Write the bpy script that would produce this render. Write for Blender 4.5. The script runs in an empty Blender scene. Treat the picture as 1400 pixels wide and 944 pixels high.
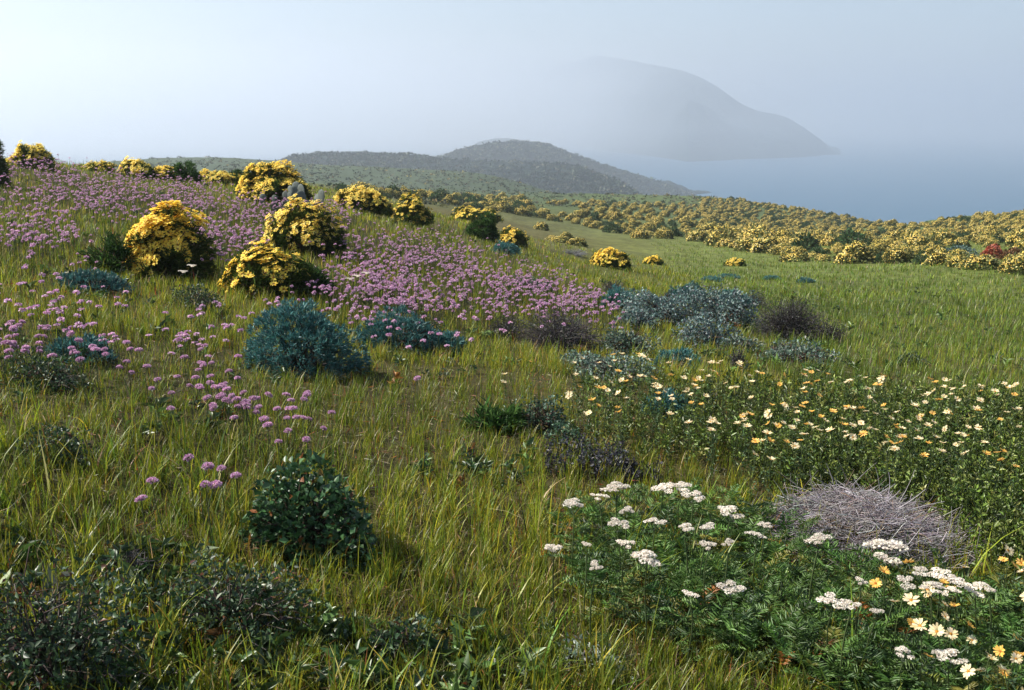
import bpy, math
import numpy as np
from mathutils import Vector

RNG = np.random.default_rng(7)
TAU = 2 * math.pi
scene = bpy.context.scene
COL = scene.collection

# ------------------------------------------------------------------ camera model (metres, eye 1.6 m above the ground)
FPX, CX, CY, HOR = 1361.0, 700.0, 472.0, 170.0
PITCH = math.atan((CY - HOR) / FPX)
EYE = np.array([0.0, 0.0, 1.6])
FW = np.array([0, math.cos(PITCH), -math.sin(PITCH)])
UP = np.array([0, math.sin(PITCH), math.cos(PITCH)])
SEA_Z = -85.0


def ray(x, y):
    u = (np.asarray(x, float) - CX) / FPX
    v = (CY - np.asarray(y, float)) / FPX
    d = FW + u[..., None] * np.array([1.0, 0, 0]) + v[..., None] * UP
    return d / d[..., 1:2]


def at(x, y, dist):
    return EYE + ray(np.float64(x), np.float64(y)) * dist


def project(P):
    q = np.asarray(P, float) - EYE
    dep = q @ FW
    dep = np.where(np.abs(dep) < 1e-6, 1e-6, dep)
    return CX + FPX * q[..., 0] / dep, CY - FPX * (q @ UP) / dep, dep


# ------------------------------------------------------------------ noise
class Noise:
    def __init__(s, seed, n=96):
        s.n = n
        s.g = np.random.default_rng(seed).random((n, n))

    def __call__(s, x, y):
        x = np.asarray(x, float); y = np.asarray(y, float)
        i = np.floor(x).astype(int); j = np.floor(y).astype(int)
        a = x - i; b = y - j
        a = a * a * (3 - 2 * a); b = b * b * (3 - 2 * b)
        n = s.n
        g = s.g
        v = (g[i % n, j % n] * (1 - a) * (1 - b) + g[(i + 1) % n, j % n] * a * (1 - b)
             + g[i % n, (j + 1) % n] * (1 - a) * b + g[(i + 1) % n, (j + 1) % n] * a * b)
        return v * 2 - 1


N1, N2, N3 = Noise(1), Noise(2), Noise(3)


def fbm(x, y, o=4):
    s = 0; a = 1.0
    for k in range(o):
        s = s + a * (N1, N2, N3)[k % 3](np.asarray(x) * 2 ** k + 7.3 * k, np.asarray(y) * 2 ** k + 3.1 * k)
        a *= .5
    return s / 2


# ------------------------------------------------------------------ terrain from control points: (photo x, photo y, distance)
CP = [(0,944,2.35),(350,944,2.5),(700,944,2.62),(1050,944,2.7),(1400,944,2.78),
      (0,700,3.3),(350,700,3.7),(700,700,4.1),(1050,700,4.3),(1400,700,4.4),
      (0,560,4.3),(350,560,5.2),(700,560,5.8),(1050,560,6.2),(1400,560,6.4),
      (0,480,5.4),(300,480,6.6),(600,480,7.6),(900,480,8.6),(1200,480,9),(1400,480,9.2),
      (0,420,6.6),(300,420,8.2),(600,420,9.8),(850,420,12),(1100,420,14),(1400,420,15),
      (0,385,7.6),(227,385,9.3),(420,385,10.5),(650,385,12.5),(850,385,19),(1000,385,22),(1400,385,22),
      (835,366,28),(1000,360,34),(1200,358,33),(1400,365,26),
      (0,340,9.2),(200,340,11),(418,345,12.4),(550,340,14.5),(650,340,18),(720,340,26),(1050,350,40),(1200,343,42),(1350,343,38),
      (0,300,12),(200,300,14.5),(350,300,15),(480,300,17),(560,308,20),(640,305,27),(740,314,70),(762,330,48),
      (950,310,95),(1080,320,110),(1150,335,90),(1190,322,150),(1300,325,62),(1390,325,55),(1390,293,100),(1300,300,110),(1230,315,130),
      (1480,288,100),(1500,330,55),
      (1100,290,170),(1000,271,210),(900,272,230),(800,272,240),(700,268,180),(600,268,110),(600,285,60),(700,290,95),(850,300,100),(950,285,160),
      (0,222,20),(100,228,22),(200,242,24),(300,252,25),(372,276,17),(372,262,24),(450,270,26),(500,290,20),(520,272,30),
      (-150,222,18),(-150,300,11),(-150,480,5),(-150,700,3.1),
      (450,258,70),(550,262,90),(400,252,90),
      (250,227,290),(385,236,290),(480,248,280),(560,254,280),(640,261,270),(720,269,260),
      (100,234,420),(180,224,420),(220,216,420),(300,218,430),(385,226,440),(480,238,430),(600,248,420),(700,260,400),(740,265,380),(800,273,330)]
cps = [tuple(at(*c)) for c in CP]
# ground the picture does not show: behind the crests, over the sea cliff, round the camera
for x in (-100, 0, 100, 200, 300):
    for d, z in ((36, -.2), (70, -2.4), (150, -7)):
        p = at(x, 250, d); cps.append((p[0], p[1], z))
for x in (-100, 100, 300, 450, 600, 700):
    p = at(x, 250, 620); cps.append((p[0], p[1], -50))
for x in (860, 950, 1050, 1150, 1250, 1400, 1600):
    for d, z in ((285, -32), (380, -80), (620, -88)):
        p = at(x, 250, d); cps.append((p[0], p[1], z))
for x in (1300, 1400, 1500):
    p = at(x, 300, 170); cps.append((p[0], p[1], -18))
for a in np.linspace(-2.2, 2.2, 9):          # a ring behind the camera and right under it
    for r, z in ((.4, 0.0), (1.5, 0.0), (6, 0.0), (25, 0.3), (100, 1), (620, -60)):
        if abs(a) > .9 or r < 1.6:
            s = math.sin(a)
            cps.append((r * s, r * math.cos(a), (z - .06 * r * s if r < 30 else z)))
cps = np.array(cps)


def warp(x, y):
    r = np.maximum(np.hypot(x, y), .05)
    return np.stack([np.arctan2(x, y) * 1.6, np.log(r)], -1), r


_c, _r = warp(cps[:, 0], cps[:, 1])
_q = cps[:, 2] / (_r + .6)
_D = np.linalg.norm(_c[:, None] - _c[None], axis=-1)
_n = len(cps)
_A = np.zeros((_n + 3, _n + 3))
_A[:_n, :_n] = -_D - np.eye(_n) * .004 * -1
_A[:_n, :_n] = -_D + np.eye(_n) * -.004
_A[:_n, _n] = 1; _A[:_n, _n + 1:] = _c
_A[_n, :_n] = 1; _A[_n + 1:, :_n] = _c.T
_w = np.linalg.solve(_A, np.concatenate([_q, [0, 0, 0]]))


def terrain_exact(x, y):
    c, r = warp(x, y)
    sh = c.shape[:-1]
    c = c.reshape(-1, 2); out = np.empty(len(c))
    for i in range(0, len(c), 20000):
        cc = c[i:i + 20000]
        out[i:i + 20000] = -np.linalg.norm(cc[:, None] - _c[None], axis=-1) @ _w[:_n] + _w[_n] + cc @ _w[_n + 1:]
    z = out.reshape(sh) * (r + .6)
    amp = np.clip(r * .006, .01, .5)
    z = z + amp * fbm(x / np.maximum(.5, r * .15) ** .0 * .55, y * .55, 3) + .5 * amp * np.clip(r / 60, 0, 2) * fbm(x * .06, y * .06, 3)
    return np.maximum(z, -88.5)


# lookup grid in (angle, log r), angle over the full circle
TA = np.concatenate([np.linspace(-math.pi, -.8, 60, endpoint=False), np.linspace(-.8, .8, 420, endpoint=False), np.linspace(.8, math.pi, 61)])
TL = np.linspace(math.log(.25), math.log(640), 330)
_a, _l = np.meshgrid(TA, TL, indexing='ij')
TX, TY = np.exp(_l) * np.sin(_a), np.exp(_l) * np.cos(_a)
TZ = terrain_exact(TX, TY)
# soften the kinks of the interpolation a little
for _ in range(3):
    k = TZ.copy()
    k[:, 1:-1] = .25 * TZ[:, :-2] + .5 * TZ[:, 1:-1] + .25 * TZ[:, 2:]
    TZ = .25 * np.roll(k, 1, 0) + .5 * k + .25 * np.roll(k, -1, 0) if False else k
_iA = np.arange(len(TA)); _iL = np.arange(len(TL))


def ground(x, y):
    x = np.asarray(x, float); y = np.asarray(y, float)
    a = np.interp(np.arctan2(x, y), TA, _iA)
    l = np.interp(np.log(np.maximum(np.hypot(x, y), .26)), TL, _iL)
    i = np.clip(np.floor(a).astype(int), 0, len(TA) - 2); j = np.clip(np.floor(l).astype(int), 0, len(TL) - 2)
    f = a - i; g = l - j
    return TZ[i, j] * (1 - f) * (1 - g) + TZ[i + 1, j] * f * (1 - g) + TZ[i, j + 1] * (1 - f) * g + TZ[i + 1, j + 1] * f * g


_S = np.exp(np.linspace(math.log(1.2), math.log(600), 900))


def hit(x, y, h=0.0):
    """Points where the rays through photo pixels meet the ground raised by h. Returns points on the ground and a mask."""
    x = np.atleast_1d(np.asarray(x, float)); y = np.atleast_1d(np.asarray(y, float))
    h = np.broadcast_to(np.asarray(h, float), x.shape)
    P = np.empty(x.shape + (3,)); ok = np.zeros(x.shape, bool)
    for s in range(0, len(x), 4000):
        d = ray(x[s:s + 4000], y[s:s + 4000])
        Q = EYE + d[:, None, :] * _S[None, :, None]
        gap = Q[..., 2] - ground(Q[..., 0], Q[..., 1]) - h[s:s + 4000, None]
        below = gap < 0
        k = np.argmax(below, 1); o = below.any(1) & (k > 0)
        k = np.clip(k, 1, None)
        ii = np.arange(len(k))
        g0, g1 = gap[ii, k - 1], gap[ii, k]
        t = np.clip(g0 / np.maximum(g0 - g1, 1e-9), 0, 1)
        dd = _S[k - 1] * (1 - t) + _S[k] * t
        p = EYE + d * dd[:, None]
        p[:, 2] = ground(p[:, 0], p[:, 1])
        P[s:s + 4000] = p; ok[s:s + 4000] = o
    return P, ok


def inpoly(x, y, poly):
    x = np.asarray(x); y = np.asarray(y)
    c = np.zeros(x.shape, bool); n = len(poly)
    for i in range(n):
        x0, y0 = poly[i]; x1, y1 = poly[(i + 1) % n]
        if y0 == y1: continue
        t = ((y0 > y) != (y1 > y)) & (x < (x1 - x0) * (y - y0) / (y1 - y0) + x0)
        c ^= t
    return c


# ------------------------------------------------------------------ materials
def new_mat(name):
    m = bpy.data.materials.new(name); m.use_nodes = True
    nt = m.node_tree; nt.nodes.clear()
    return m, nt, nt.nodes.new('ShaderNodeOutputMaterial')


def leaf_mat(name, trans=.35, rough=.5, spec=.3, jitter=.25):
    """Foliage: colour from the per-leaf 'tint' attribute, a share of the light passing through the leaf."""
    m, nt, out = new_mat(name)
    at_ = nt.nodes.new('ShaderNodeAttribute'); at_.attribute_name = 'tint'
    oi = nt.nodes.new('ShaderNodeObjectInfo')
    mr = nt.nodes.new('ShaderNodeMapRange'); mr.inputs[3].default_value = 1 - jitter; mr.inputs[4].default_value = 1 + jitter
    nt.links.new(oi.outputs['Random'], mr.inputs[0])
    mx = nt.nodes.new('ShaderNodeVectorMath'); mx.operation = 'SCALE'
    nt.links.new(at_.outputs['Color'], mx.inputs[0]); nt.links.new(mr.outputs[0], mx.inputs['Scale'])
    p = nt.nodes.new('ShaderNodeBsdfPrincipled'); p.inputs['Roughness'].default_value = rough
    p.inputs['Specular IOR Level'].default_value = spec
    nt.links.new(mx.outputs[0], p.inputs['Base Color'])
    t = nt.nodes.new('ShaderNodeBsdfTranslucent'); nt.links.new(mx.outputs[0], t.inputs['Color'])
    x = nt.nodes.new('ShaderNodeMixShader'); x.inputs[0].default_value = trans
    nt.links.new(p.outputs[0], x.inputs[1]); nt.links.new(t.outputs[0], x.inputs[2]); nt.links.new(x.outputs[0], out.inputs['Surface'])
    return m


M_GRASS = leaf_mat('grass_blade', .42, .42, .35, 0)
M_LEAF = leaf_mat('leaf', .25, .45, .4)
M_GLOSS = leaf_mat('glossy_leaf', .2, .36, .32)
M_FEATH = leaf_mat('feathery_foliage', .4, .6, .2)
M_PETAL = leaf_mat('petal', .42, .6, .2, .12)
M_WOOD = leaf_mat('twig_bark', 0, .8, .2)
M_SCRUB = leaf_mat('far_scrub', .15, .7, .15)


def ramp(nt, src, stops):
    r = nt.nodes.new('ShaderNodeValToRGB')
    while len(r.color_ramp.elements) < len(stops): r.color_ramp.elements.new(.5)
    for e, (p, c) in zip(r.color_ramp.elements, stops):
        e.position = p; e.color = (*c, 1)
    nt.links.new(src, r.inputs[0])
    return r.outputs[0]


def noise_node(nt, vec, scale, detail=5, rough=.6):
    n = nt.nodes.new('ShaderNodeTexNoise'); n.inputs['Scale'].default_value = scale
    n.inputs['Detail'].default_value = detail; n.inputs['Roughness'].default_value = rough
    nt.links.new(vec, n.inputs['Vector'])
    return n.outputs['Fac']


def mix_rgb(nt, f, a, b):
    x = nt.nodes.new('ShaderNodeMix'); x.data_type = 'RGBA'
    for s, v in ((0, f), (6, a), (7, b)):
        if isinstance(v, (float, int)): x.inputs[s].default_value = v
        elif isinstance(v, tuple): x.inputs[s].default_value = (*v, 1)
        else: nt.links.new(v, x.inputs[s])
    return x.outputs[2]


def land_mat(name, scales, bump, attr=True, stops=None):
    m, nt, out = new_mat(name)
    tc = nt.nodes.new('ShaderNodeNewGeometry')
    vec = tc.outputs['Position']
    n0 = noise_node(nt, vec, scales[0]); n1 = noise_node(nt, vec, scales[1], 6, .7)
    if attr:
        a = nt.nodes.new('ShaderNodeAttribute'); a.attribute_name = 'tint'
        c0 = a.outputs['Color']
        sc = nt.nodes.new('ShaderNodeVectorMath'); sc.operation = 'SCALE'
        mr = nt.nodes.new('ShaderNodeMapRange'); mr.inputs[1].default_value = .3; mr.inputs[2].default_value = .7
        mr.inputs[3].default_value = .45; mr.inputs[4].default_value = 1.5
        nt.links.new(n1, mr.inputs[0]); nt.links.new(c0, sc.inputs[0]); nt.links.new(mr.outputs[0], sc.inputs['Scale'])
        soil = ramp(nt, n0, [(.42, (0, 0, 0)), (.62, (1, 1, 1))])
        colr = mix_rgb(nt, soil, sc.outputs[0], (.035, .03, .016))
        mm = nt.nodes.new('ShaderNodeMix'); mm.data_type = 'RGBA'; mm.inputs[0].default_value = .35
        nt.links.new(sc.outputs[0], mm.inputs[6]); nt.links.new(colr, mm.inputs[7]); colr = mm.outputs[2]
    else:
        colr = mix_rgb(nt, ramp(nt, n0, [(.38, (0, 0, 0)), (.62, (1, 1, 1))]), ramp(nt, n1, stops[0]), ramp(nt, n1, stops[1]))
    p = nt.nodes.new('ShaderNodeBsdfPrincipled'); p.inputs['Roughness'].default_value = .95; p.inputs['Specular IOR Level'].default_value = .1
    nt.links.new(colr, p.inputs['Base Color'])
    b = nt.nodes.new('ShaderNodeBump'); b.inputs['Strength'].default_value = 1; b.inputs['Distance'].default_value = bump
    nt.links.new(n1, b.inputs['Height']); nt.links.new(b.outputs[0], p.inputs['Normal'])
    nt.links.new(p.outputs[0], out.inputs['Surface'])
    return m


M_GROUND = land_mat('ground_thatch', (.7, 3.2), .05)
M_HILL = land_mat('hill_scrub', (.016, .09), 12, False,
                  [[(.44, (.004, .014, .016)), (.5, (.016, .034, .034)), (.56, (.042, .062, .052))],
                   [(.44, (.003, .010, .013)), (.5, (.010, .022, .025)), (.58, (.028, .042, .038))]])

m, nt, out = new_mat('sea_water')
p = nt.nodes.new('ShaderNodeBsdfPrincipled')
p.inputs['Base Color'].default_value = (.014, .070, .130, 1); p.inputs['Specular IOR Level'].default_value = .3; p.inputs['Roughness'].default_value = .4; p.inputs['IOR'].default_value = 1.33
g = nt.nodes.new('ShaderNodeNewGeometry'); mp = nt.nodes.new('ShaderNodeMapping'); mp.inputs['Scale'].default_value = (.012, .05, .05)
nt.links.new(g.outputs['Position'], mp.inputs[0])
b = nt.nodes.new('ShaderNodeBump'); b.inputs['Distance'].default_value = 1.6; b.inputs['Strength'].default_value = .5
nt.links.new(noise_node(nt, mp.outputs[0], 1.0, 8, .7), b.inputs['Height']); nt.links.new(b.outputs[0], p.inputs['Normal'])
nt.links.new(p.outputs[0], out.inputs['Surface'])
M_SEA = m


# ------------------------------------------------------------------ mesh helpers
def build_mesh(name, V, F, mat, C=None, smooth=False):
    """V (n,3); F a (k,m) array or a list of such arrays; C (n,3) per-vertex tint."""
    me = bpy.data.meshes.new(name)
    V = np.asarray(V, np.float32)
    Fs = [np.asarray(f, np.int32) for f in (F if isinstance(F, list) else [F]) if len(f)]
    idx = np.concatenate([f.ravel() for f in Fs])
    tot = np.concatenate([np.full(len(f), f.shape[1], np.int32) for f in Fs])
    me.vertices.add(len(V)); me.vertices.foreach_set('co', V.ravel())
    me.loops.add(len(idx)); me.loops.foreach_set('vertex_index', idx)
    me.polygons.add(len(tot))
    me.polygons.foreach_set('loop_start', np.concatenate([[0], np.cumsum(tot)[:-1]]).astype(np.int32))
    me.update(calc_edges=True)
    if C is not None:
        a = me.color_attributes.new('tint', 'FLOAT_COLOR', 'POINT')
        c4 = np.ones((len(V), 4), np.float32); c4[:, :3] = C
        a.data.foreach_set('color', c4.ravel())
    if smooth: me.polygons.foreach_set('use_smooth', np.ones(len(tot), bool))
    me.materials.append(mat)
    return me


class Bag:
    """Collects vertices, faces and tints of one mesh."""
    def __init__(s): s.V, s.F3, s.F4, s.C, s.n = [], [], [], [], 0

    def add(s, V, F, C):
        V = np.asarray(V, float).reshape(-1, 3)
        C = np.broadcast_to(np.asarray(C, float), V.shape)
        F = np.asarray(F) + s.n
        (s.F3 if F.shape[1] == 3 else s.F4).append(F)
        s.V.append(V); s.C.append(C); s.n += len(V)

    def mesh(s, name, mat, smooth=False):
        F = []
        if s.F3: F.append(np.concatenate(s.F3))
        if s.F4: F.append(np.concatenate(s.F4))
        return build_mesh(name, np.concatenate(s.V), F, mat, np.concatenate(s.C), smooth)


def unit(v): return v / np.maximum(np.linalg.norm(v, axis=-1, keepdims=True), 1e-9)


def rnd_dir(n, rng=RNG): return unit(rng.normal(size=(n, 3)))


def leaves(bag, P, D, L, W, C, fold=.25, droop=.15, rng=RNG, nrm=None):
    """Folded diamond leaves from P along D."""
    n = len(P)
    D = unit(D); S = unit(np.cross(D, rnd_dir(n, rng) if nrm is None else nrm)); Nn = np.cross(S, D)
    Nn = np.where((Nn[:, 2:3] < 0) & (rng.random((n, 1)) < .75), -Nn, Nn)
    L = np.broadcast_to(L, n)[:, None]; W = np.broadcast_to(W, n)[:, None]
    V = np.stack([P, P + D * L * .5 + S * W * .5 + Nn * W * fold, P + D * L - Nn * L * droop, P + D * L * .5 - S * W * .5 + Nn * W * fold], 1)
    b = np.arange(n)[:, None] * 4
    F = np.concatenate([b + [[0, 1, 2]], b + [[0, 2, 3]]])
    bag.add(V, F, np.repeat(C, 4, 0) if np.ndim(C) == 2 else C)


def blades(bag, P, head, L, W, lean, C, seg=3, droop=1.9):
    """Grass blades: curved tapering strips."""
    n = len(P)
    t = np.linspace(0, 1, seg + 1)[None, :, None]
    hv = np.stack([np.cos(head), np.sin(head), np.zeros(n)], 1)[:, None]
    sv = np.stack([-np.sin(head), np.cos(head), np.zeros(n)], 1)[:, None]
    L = np.broadcast_to(L, n)[:, None, None]; W = np.broadcast_to(W, n)[:, None, None]; lean = np.broadcast_to(lean, n)[:, None, None]
    mid = P[:, None] + hv * L * lean * t ** droop + np.array([0, 0, 1.0]) * L * (t - .45 * lean * lean * t ** 2.4)
    wid = W * (1 - .88 * t ** 1.6) * .5
    V = np.stack([mid - sv * wid, mid + sv * wid], 2).reshape(n, -1, 3)
    m = 2 * (seg + 1)
    b = np.arange(n)[:, None] * m
    F = np.concatenate([b + [[2 * k, 2 * k + 1, 2 * k + 3, 2 * k + 2]] for k in range(seg)])
    bag.add(V, F, np.repeat(C, m, 0) if np.ndim(C) == 2 else C)


def tubes(bag, P, R, C, sides=4):
    """P (n,m,3) paths, R (n,m) radii."""
    n, m_, _ = P.shape
    T = unit(np.gradient(P, axis=1))
    ref = np.where(np.abs(T[..., 2:3]) > .8, np.array([1.0, 0, 0]), np.array([0, 0, 1.0]))
    A = unit(np.cross(T, ref)); B = np.cross(T, A)
    an = np.arange(sides) / sides * TAU
    V = P[:, :, None] + R[..., None, None] * (A[:, :, None] * np.cos(an)[:, None] + B[:, :, None] * np.sin(an)[:, None])
    b = np.arange(n)[:, None] * (m_ * sides)
    F = []
    for k in range(m_ - 1):
        for s in range(sides):
            s2 = (s + 1) % sides
            F.append(b + [[k * sides + s, k * sides + s2, (k + 1) * sides + s2, (k + 1) * sides + s]])
    bag.add(V, np.concatenate(F), np.repeat(C, m_ * sides, 0) if np.ndim(C) == 2 else C)


def tint(n, cols, var=.18, rng=RNG):
    """n colours drawn from the palette [(weight, rgb)...] with brightness and hue variation."""
    w = np.array([c[0] for c in cols], float); k = rng.choice(len(cols), n, p=w / w.sum())
    c = np.array([c[1] for c in cols])[k]
    return np.clip(c * (1 + var * rng.normal(size=(n, 1))) * (1 + .3 * var * rng.normal(size=(n, 3))), .004, .95)


# ------------------------------------------------------------------ objects
def link(name, data, parent=None, mat=None):
    o = bpy.data.objects.new(name, data); COL.objects.link(o)
    if parent is not None: o.parent = parent
    return o


def props(o, label=None, cat=None, group=None, kind=None):
    for k, v in (('label', label), ('category', cat), ('group', group), ('kind', kind)):
        if v: o[k] = v
    return o


def thing(name, label, cat, loc, group=None, rz=0.0, s=1.0):
    o = link(name, None); o.empty_display_size = .1
    o.location = loc; o.rotation_euler = (0, 0, rz); o.scale = (s, s, s) if np.isscalar(s) else s
    return props(o, label, cat, group)


# ------------------------------------------------------------------ SETTING: ground, hills, headland, sea
nA, nL = len(TA), len(TL)
V = np.stack([TX, TY, TZ], -1).reshape(-1, 3)
ii, jj = np.meshgrid(np.arange(nA - 1), np.arange(nL - 1), indexing='ij')
q = (ii * nL + jj).ravel()
F = np.stack([q, q + 1, q + nL + 1, q + nL], 1)
c0 = len(V)
V = np.concatenate([V, [[0, 0, float(ground(0, .26))]]])
fan = np.stack([np.full(nA - 1, c0), np.arange(nA - 1) * nL, (np.arange(nA - 1) + 1) * nL], 1)
px, py, dep = project(V)
rr = np.hypot(V[:, 0], V[:, 1])
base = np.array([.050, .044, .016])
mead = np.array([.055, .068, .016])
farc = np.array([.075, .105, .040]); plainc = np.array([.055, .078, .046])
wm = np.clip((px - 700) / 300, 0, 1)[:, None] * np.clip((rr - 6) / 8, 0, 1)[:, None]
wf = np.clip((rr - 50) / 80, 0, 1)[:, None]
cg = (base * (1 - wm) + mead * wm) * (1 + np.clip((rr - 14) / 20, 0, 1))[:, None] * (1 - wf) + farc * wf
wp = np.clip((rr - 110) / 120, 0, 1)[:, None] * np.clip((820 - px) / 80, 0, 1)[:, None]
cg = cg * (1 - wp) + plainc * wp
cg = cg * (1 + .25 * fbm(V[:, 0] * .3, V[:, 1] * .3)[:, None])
g_ob = link('ground', build_mesh('ground', V, [F, fan], M_GROUND, np.clip(cg, .01, 1), True))
props(g_ob, kind='structure')


HILLS = []


def ridge(name, crest, base_y, base_d, seed, rough=1.0, nx=260, ns=44, back=1.5, far=1.0):
    """A hill: a crest line (photo x, photo y, distance), a front slope down to base_d and a back slope falling to the sea."""
    cr = np.array(crest, float); cr[:, 2] *= far; base_d = [np.array(b) * far for b in base_d] if not np.isscalar(base_d[0]) else [b * far for b in base_d]
    if not np.isscalar(base_d[0]): base_d[0] = base_d[0] / far
    xs = np.linspace(cr[0, 0], cr[-1, 0], nx)
    yc = np.interp(xs, cr[:, 0], cr[:, 1]); dc = np.interp(xs, cr[:, 0], cr[:, 2])
    k = np.array([.25, .5, .25])
    for _ in range(6):
        yc[1:-1] = np.convolve(yc, k, 'valid'); dc[1:-1] = np.convolve(dc, k, 'valid')
    bd = np.interp(xs, [cr[0, 0], cr[-1, 0]], base_d) if np.isscalar(base_d[0]) else np.interp(xs, *base_d)
    top = EYE + ray(xs, yc) * dc[:, None]
    bot = EYE + ray(xs, np.full(nx, base_y)) * bd[:, None]
    zb = np.minimum(bot[:, 2], top[:, 2] - .5); zb = np.maximum(zb, SEA_Z - 2.5)
    t = np.concatenate([np.linspace(0, 1, ns), 1 + np.linspace(0, 1, ns // 2)[1:]])
    rows = []
    for s in t:
        if s <= 1:
            p = bot * (1 - s) + top * s
            p[:, 2] = zb + (top[:, 2] - zb) * (s ** .85 * .75 + .25 * (3 * s * s - 2 * s ** 3))
        else:
            e = s - 1
            p = top + (top - bot) * e * back * np.array([1, 1, 0])
            p[:, 2] = top[:, 2] + (SEA_Z - 2.5 - top[:, 2]) * (1.6 * e * e - .6 * e ** 3)
        sc = np.mean(dc)
        n = fbm(p[:, 0] / sc * 28 + seed, p[:, 1] / sc * 28, 4) * .012 + fbm(p[:, 0] / sc * 160, p[:, 1] / sc * 160 + seed, 2) * .0022
        env = np.clip(4 * s * (1 - s), 0, 1) if s <= 1 else np.clip((s - 1) * 2, 0, 1)
        p[:, 2] += rough * sc * (n * (.02 + .98 * env))
        p[:, 2] = np.maximum(p[:, 2], SEA_Z - 3)
        rows.append(p)
    V = np.stack(rows, 1).reshape(-1, 3)
    m_ = len(t)
    HILLS.append((np.stack(rows, 1)[:, :ns], far))
    ii, jj = np.meshgrid(np.arange(nx - 1), np.arange(m_ - 1), indexing='ij')
    q = (ii * m_ + jj).ravel()
    o = link(name, build_mesh(name, V, np.stack([q, q + m_, q + m_ + 1, q + 1], 1), M_HILL, None, True))
    return props(o, kind='structure')


ridge('hill', [(330,236,640),(370,224,700),(392,214,760),(430,210,820),(500,209.5,850),(555,211,870),(600,217,860),(660,221,850),(740,222,850),
               (790,226,840),(830,240,820),(860,258,790),(895,282,770)], 300, (560, 640), 3, .8, far=.9)
ridge('hill', [(540,232,1230),(580,222,1240),(605,214,1250),(625,206,1260),(660,198,1280),(700,193,1300),(740,195,1310),(765,203,1310),(790,213,1310),
               (820,224,1320),(860,236,1330),(900,249,1340),(930,260,1350),(960,273,1360),(975,282,1365)], 290, (960, 1250), 11, .7, far=.875)
ridge('hill', [(570,226,1900),(620,212,1900),(640,203,1900),(656,194,1900),(680,189,1900),(702,190,1900),(722,202,1900),(750,220,1900)], 240, (1600, 1700), 17, .5, far=1.25)
ridge('headland', [(380,200,13000),(480,197,12500),(560,186,12000),(620,163,11000),(700,118,9600),(760,90,8200),(820,76,6600),(860,83,5500),(900,90,4800),(935,97,4600),
                   (960,107,4450),(985,122,4350),(1010,141,4300),(1035,152,4250),(1055,155,4220),(1075,160,4200),(1100,175,4180),(1125,193,4150),(1138,206,4130),(1150,211,4120)],
      225, ([380,700,820,940,1150], [11000,8000,4700,3300,3900]), 23, .9, nx=420, ns=70, far=.72)

sea = Bag()
gx = np.concatenate([-np.geomspace(8800, 60, 30), np.geomspace(60, 8800, 30)]); gy = np.concatenate([[-1800, -600, 0], np.geomspace(60, 11800, 60)])
X, Y = np.meshgrid(gx, gy, indexing='ij')
q = (np.arange(len(gx) - 1)[:, None] * len(gy) + np.arange(len(gy) - 1)).ravel()
sea.add(np.stack([X, Y, np.full_like(X, SEA_Z)], -1), np.stack([q, q + len(gy), q + len(gy) + 1, q + 1], 1), (1, 1, 1))
props(link('sea', sea.mesh('sea', M_SEA)), kind='structure')

# ------------------------------------------------------------------ haze: one closed box of even air round everything
m, nt, out = new_mat('haze_air')
HAZE_DENS, HAZE_G = .00054, .42
v = nt.nodes.new('ShaderNodeVolumePrincipled'); v.inputs['Color'].default_value = (.655, .71, .785, 1)
v.inputs['Density'].default_value = HAZE_DENS; v.inputs['Anisotropy'].default_value = HAZE_G
nt.links.new(v.outputs[0], out.inputs['Volume'])
x0, x1, y0, y1, z0, z1 = -9000, 9000, -2000, 12500, -90, 310
bx = np.array([[x, y, z] for z in (z0, z1) for y in (y0, y1) for x in (x0, x1)], float)
me = build_mesh('haze', bx, np.array([[0, 2, 3, 1], [4, 5, 7, 6], [0, 1, 5, 4], [2, 6, 7, 3], [0, 4, 6, 2], [1, 3, 7, 5]]), m)
props(link('haze', me), kind='stuff')

# ------------------------------------------------------------------ fog bank lying on the sea round the headland's far side
m, nt, out = new_mat('fog_bank')
tc = nt.nodes.new('ShaderNodeTexCoord')
ln = nt.nodes.new('ShaderNodeVectorMath'); ln.operation = 'LENGTH'; nt.links.new(tc.outputs['Object'], ln.inputs[0])
nz = nt.nodes.new('ShaderNodeTexNoise'); nz.inputs['Scale'].default_value = 2.2; nz.inputs['Detail'].default_value = 2
nt.links.new(tc.outputs['Object'], nz.inputs['Vector'])
ad = nt.nodes.new('ShaderNodeMath'); ad.operation = 'MULTIPLY_ADD'; ad.inputs[1].default_value = .5; nt.links.new(nz.outputs['Fac'], ad.inputs[0]); nt.links.new(ln.outputs['Value'], ad.inputs[2])
mr = nt.nodes.new('ShaderNodeMapRange'); mr.interpolation_type = 'SMOOTHSTEP'
mr.inputs[1].default_value = .45; mr.inputs[2].default_value = 1.22; mr.inputs[3].default_value = .0017; mr.inputs[4].default_value = 0
nt.links.new(ad.outputs[0], mr.inputs[0])
v = nt.nodes.new('ShaderNodeVolumePrincipled'); v.inputs['Color'].default_value = (.78, .82, .88, 1); v.inputs['Anisotropy'].default_value = .3
nt.links.new(mr.outputs[0], v.inputs['Density']); nt.links.new(v.outputs[0], out.inputs['Volume'])
u_, v_ = np.meshgrid(np.linspace(0, math.pi, 25), np.arange(48) / 48 * TAU, indexing='ij')
bv = np.stack([np.sin(u_) * np.cos(v_), np.sin(u_) * np.sin(v_), np.cos(u_)], -1).reshape(-1, 3)
bf = [[i * 48 + j, (i + 1) * 48 + j, (i + 1) * 48 + (j + 1) % 48, i * 48 + (j + 1) % 48] for i in range(24) for j in range(48)]
fo = link('fog', build_mesh('fog', bv, np.array(bf), m)); fo.location = (-1300, 3350, 35); fo.scale = (2900, 2000, 262)
props(fo, 'white fog bank drifting over the far side of the headland', 'fog', kind='stuff')

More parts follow.
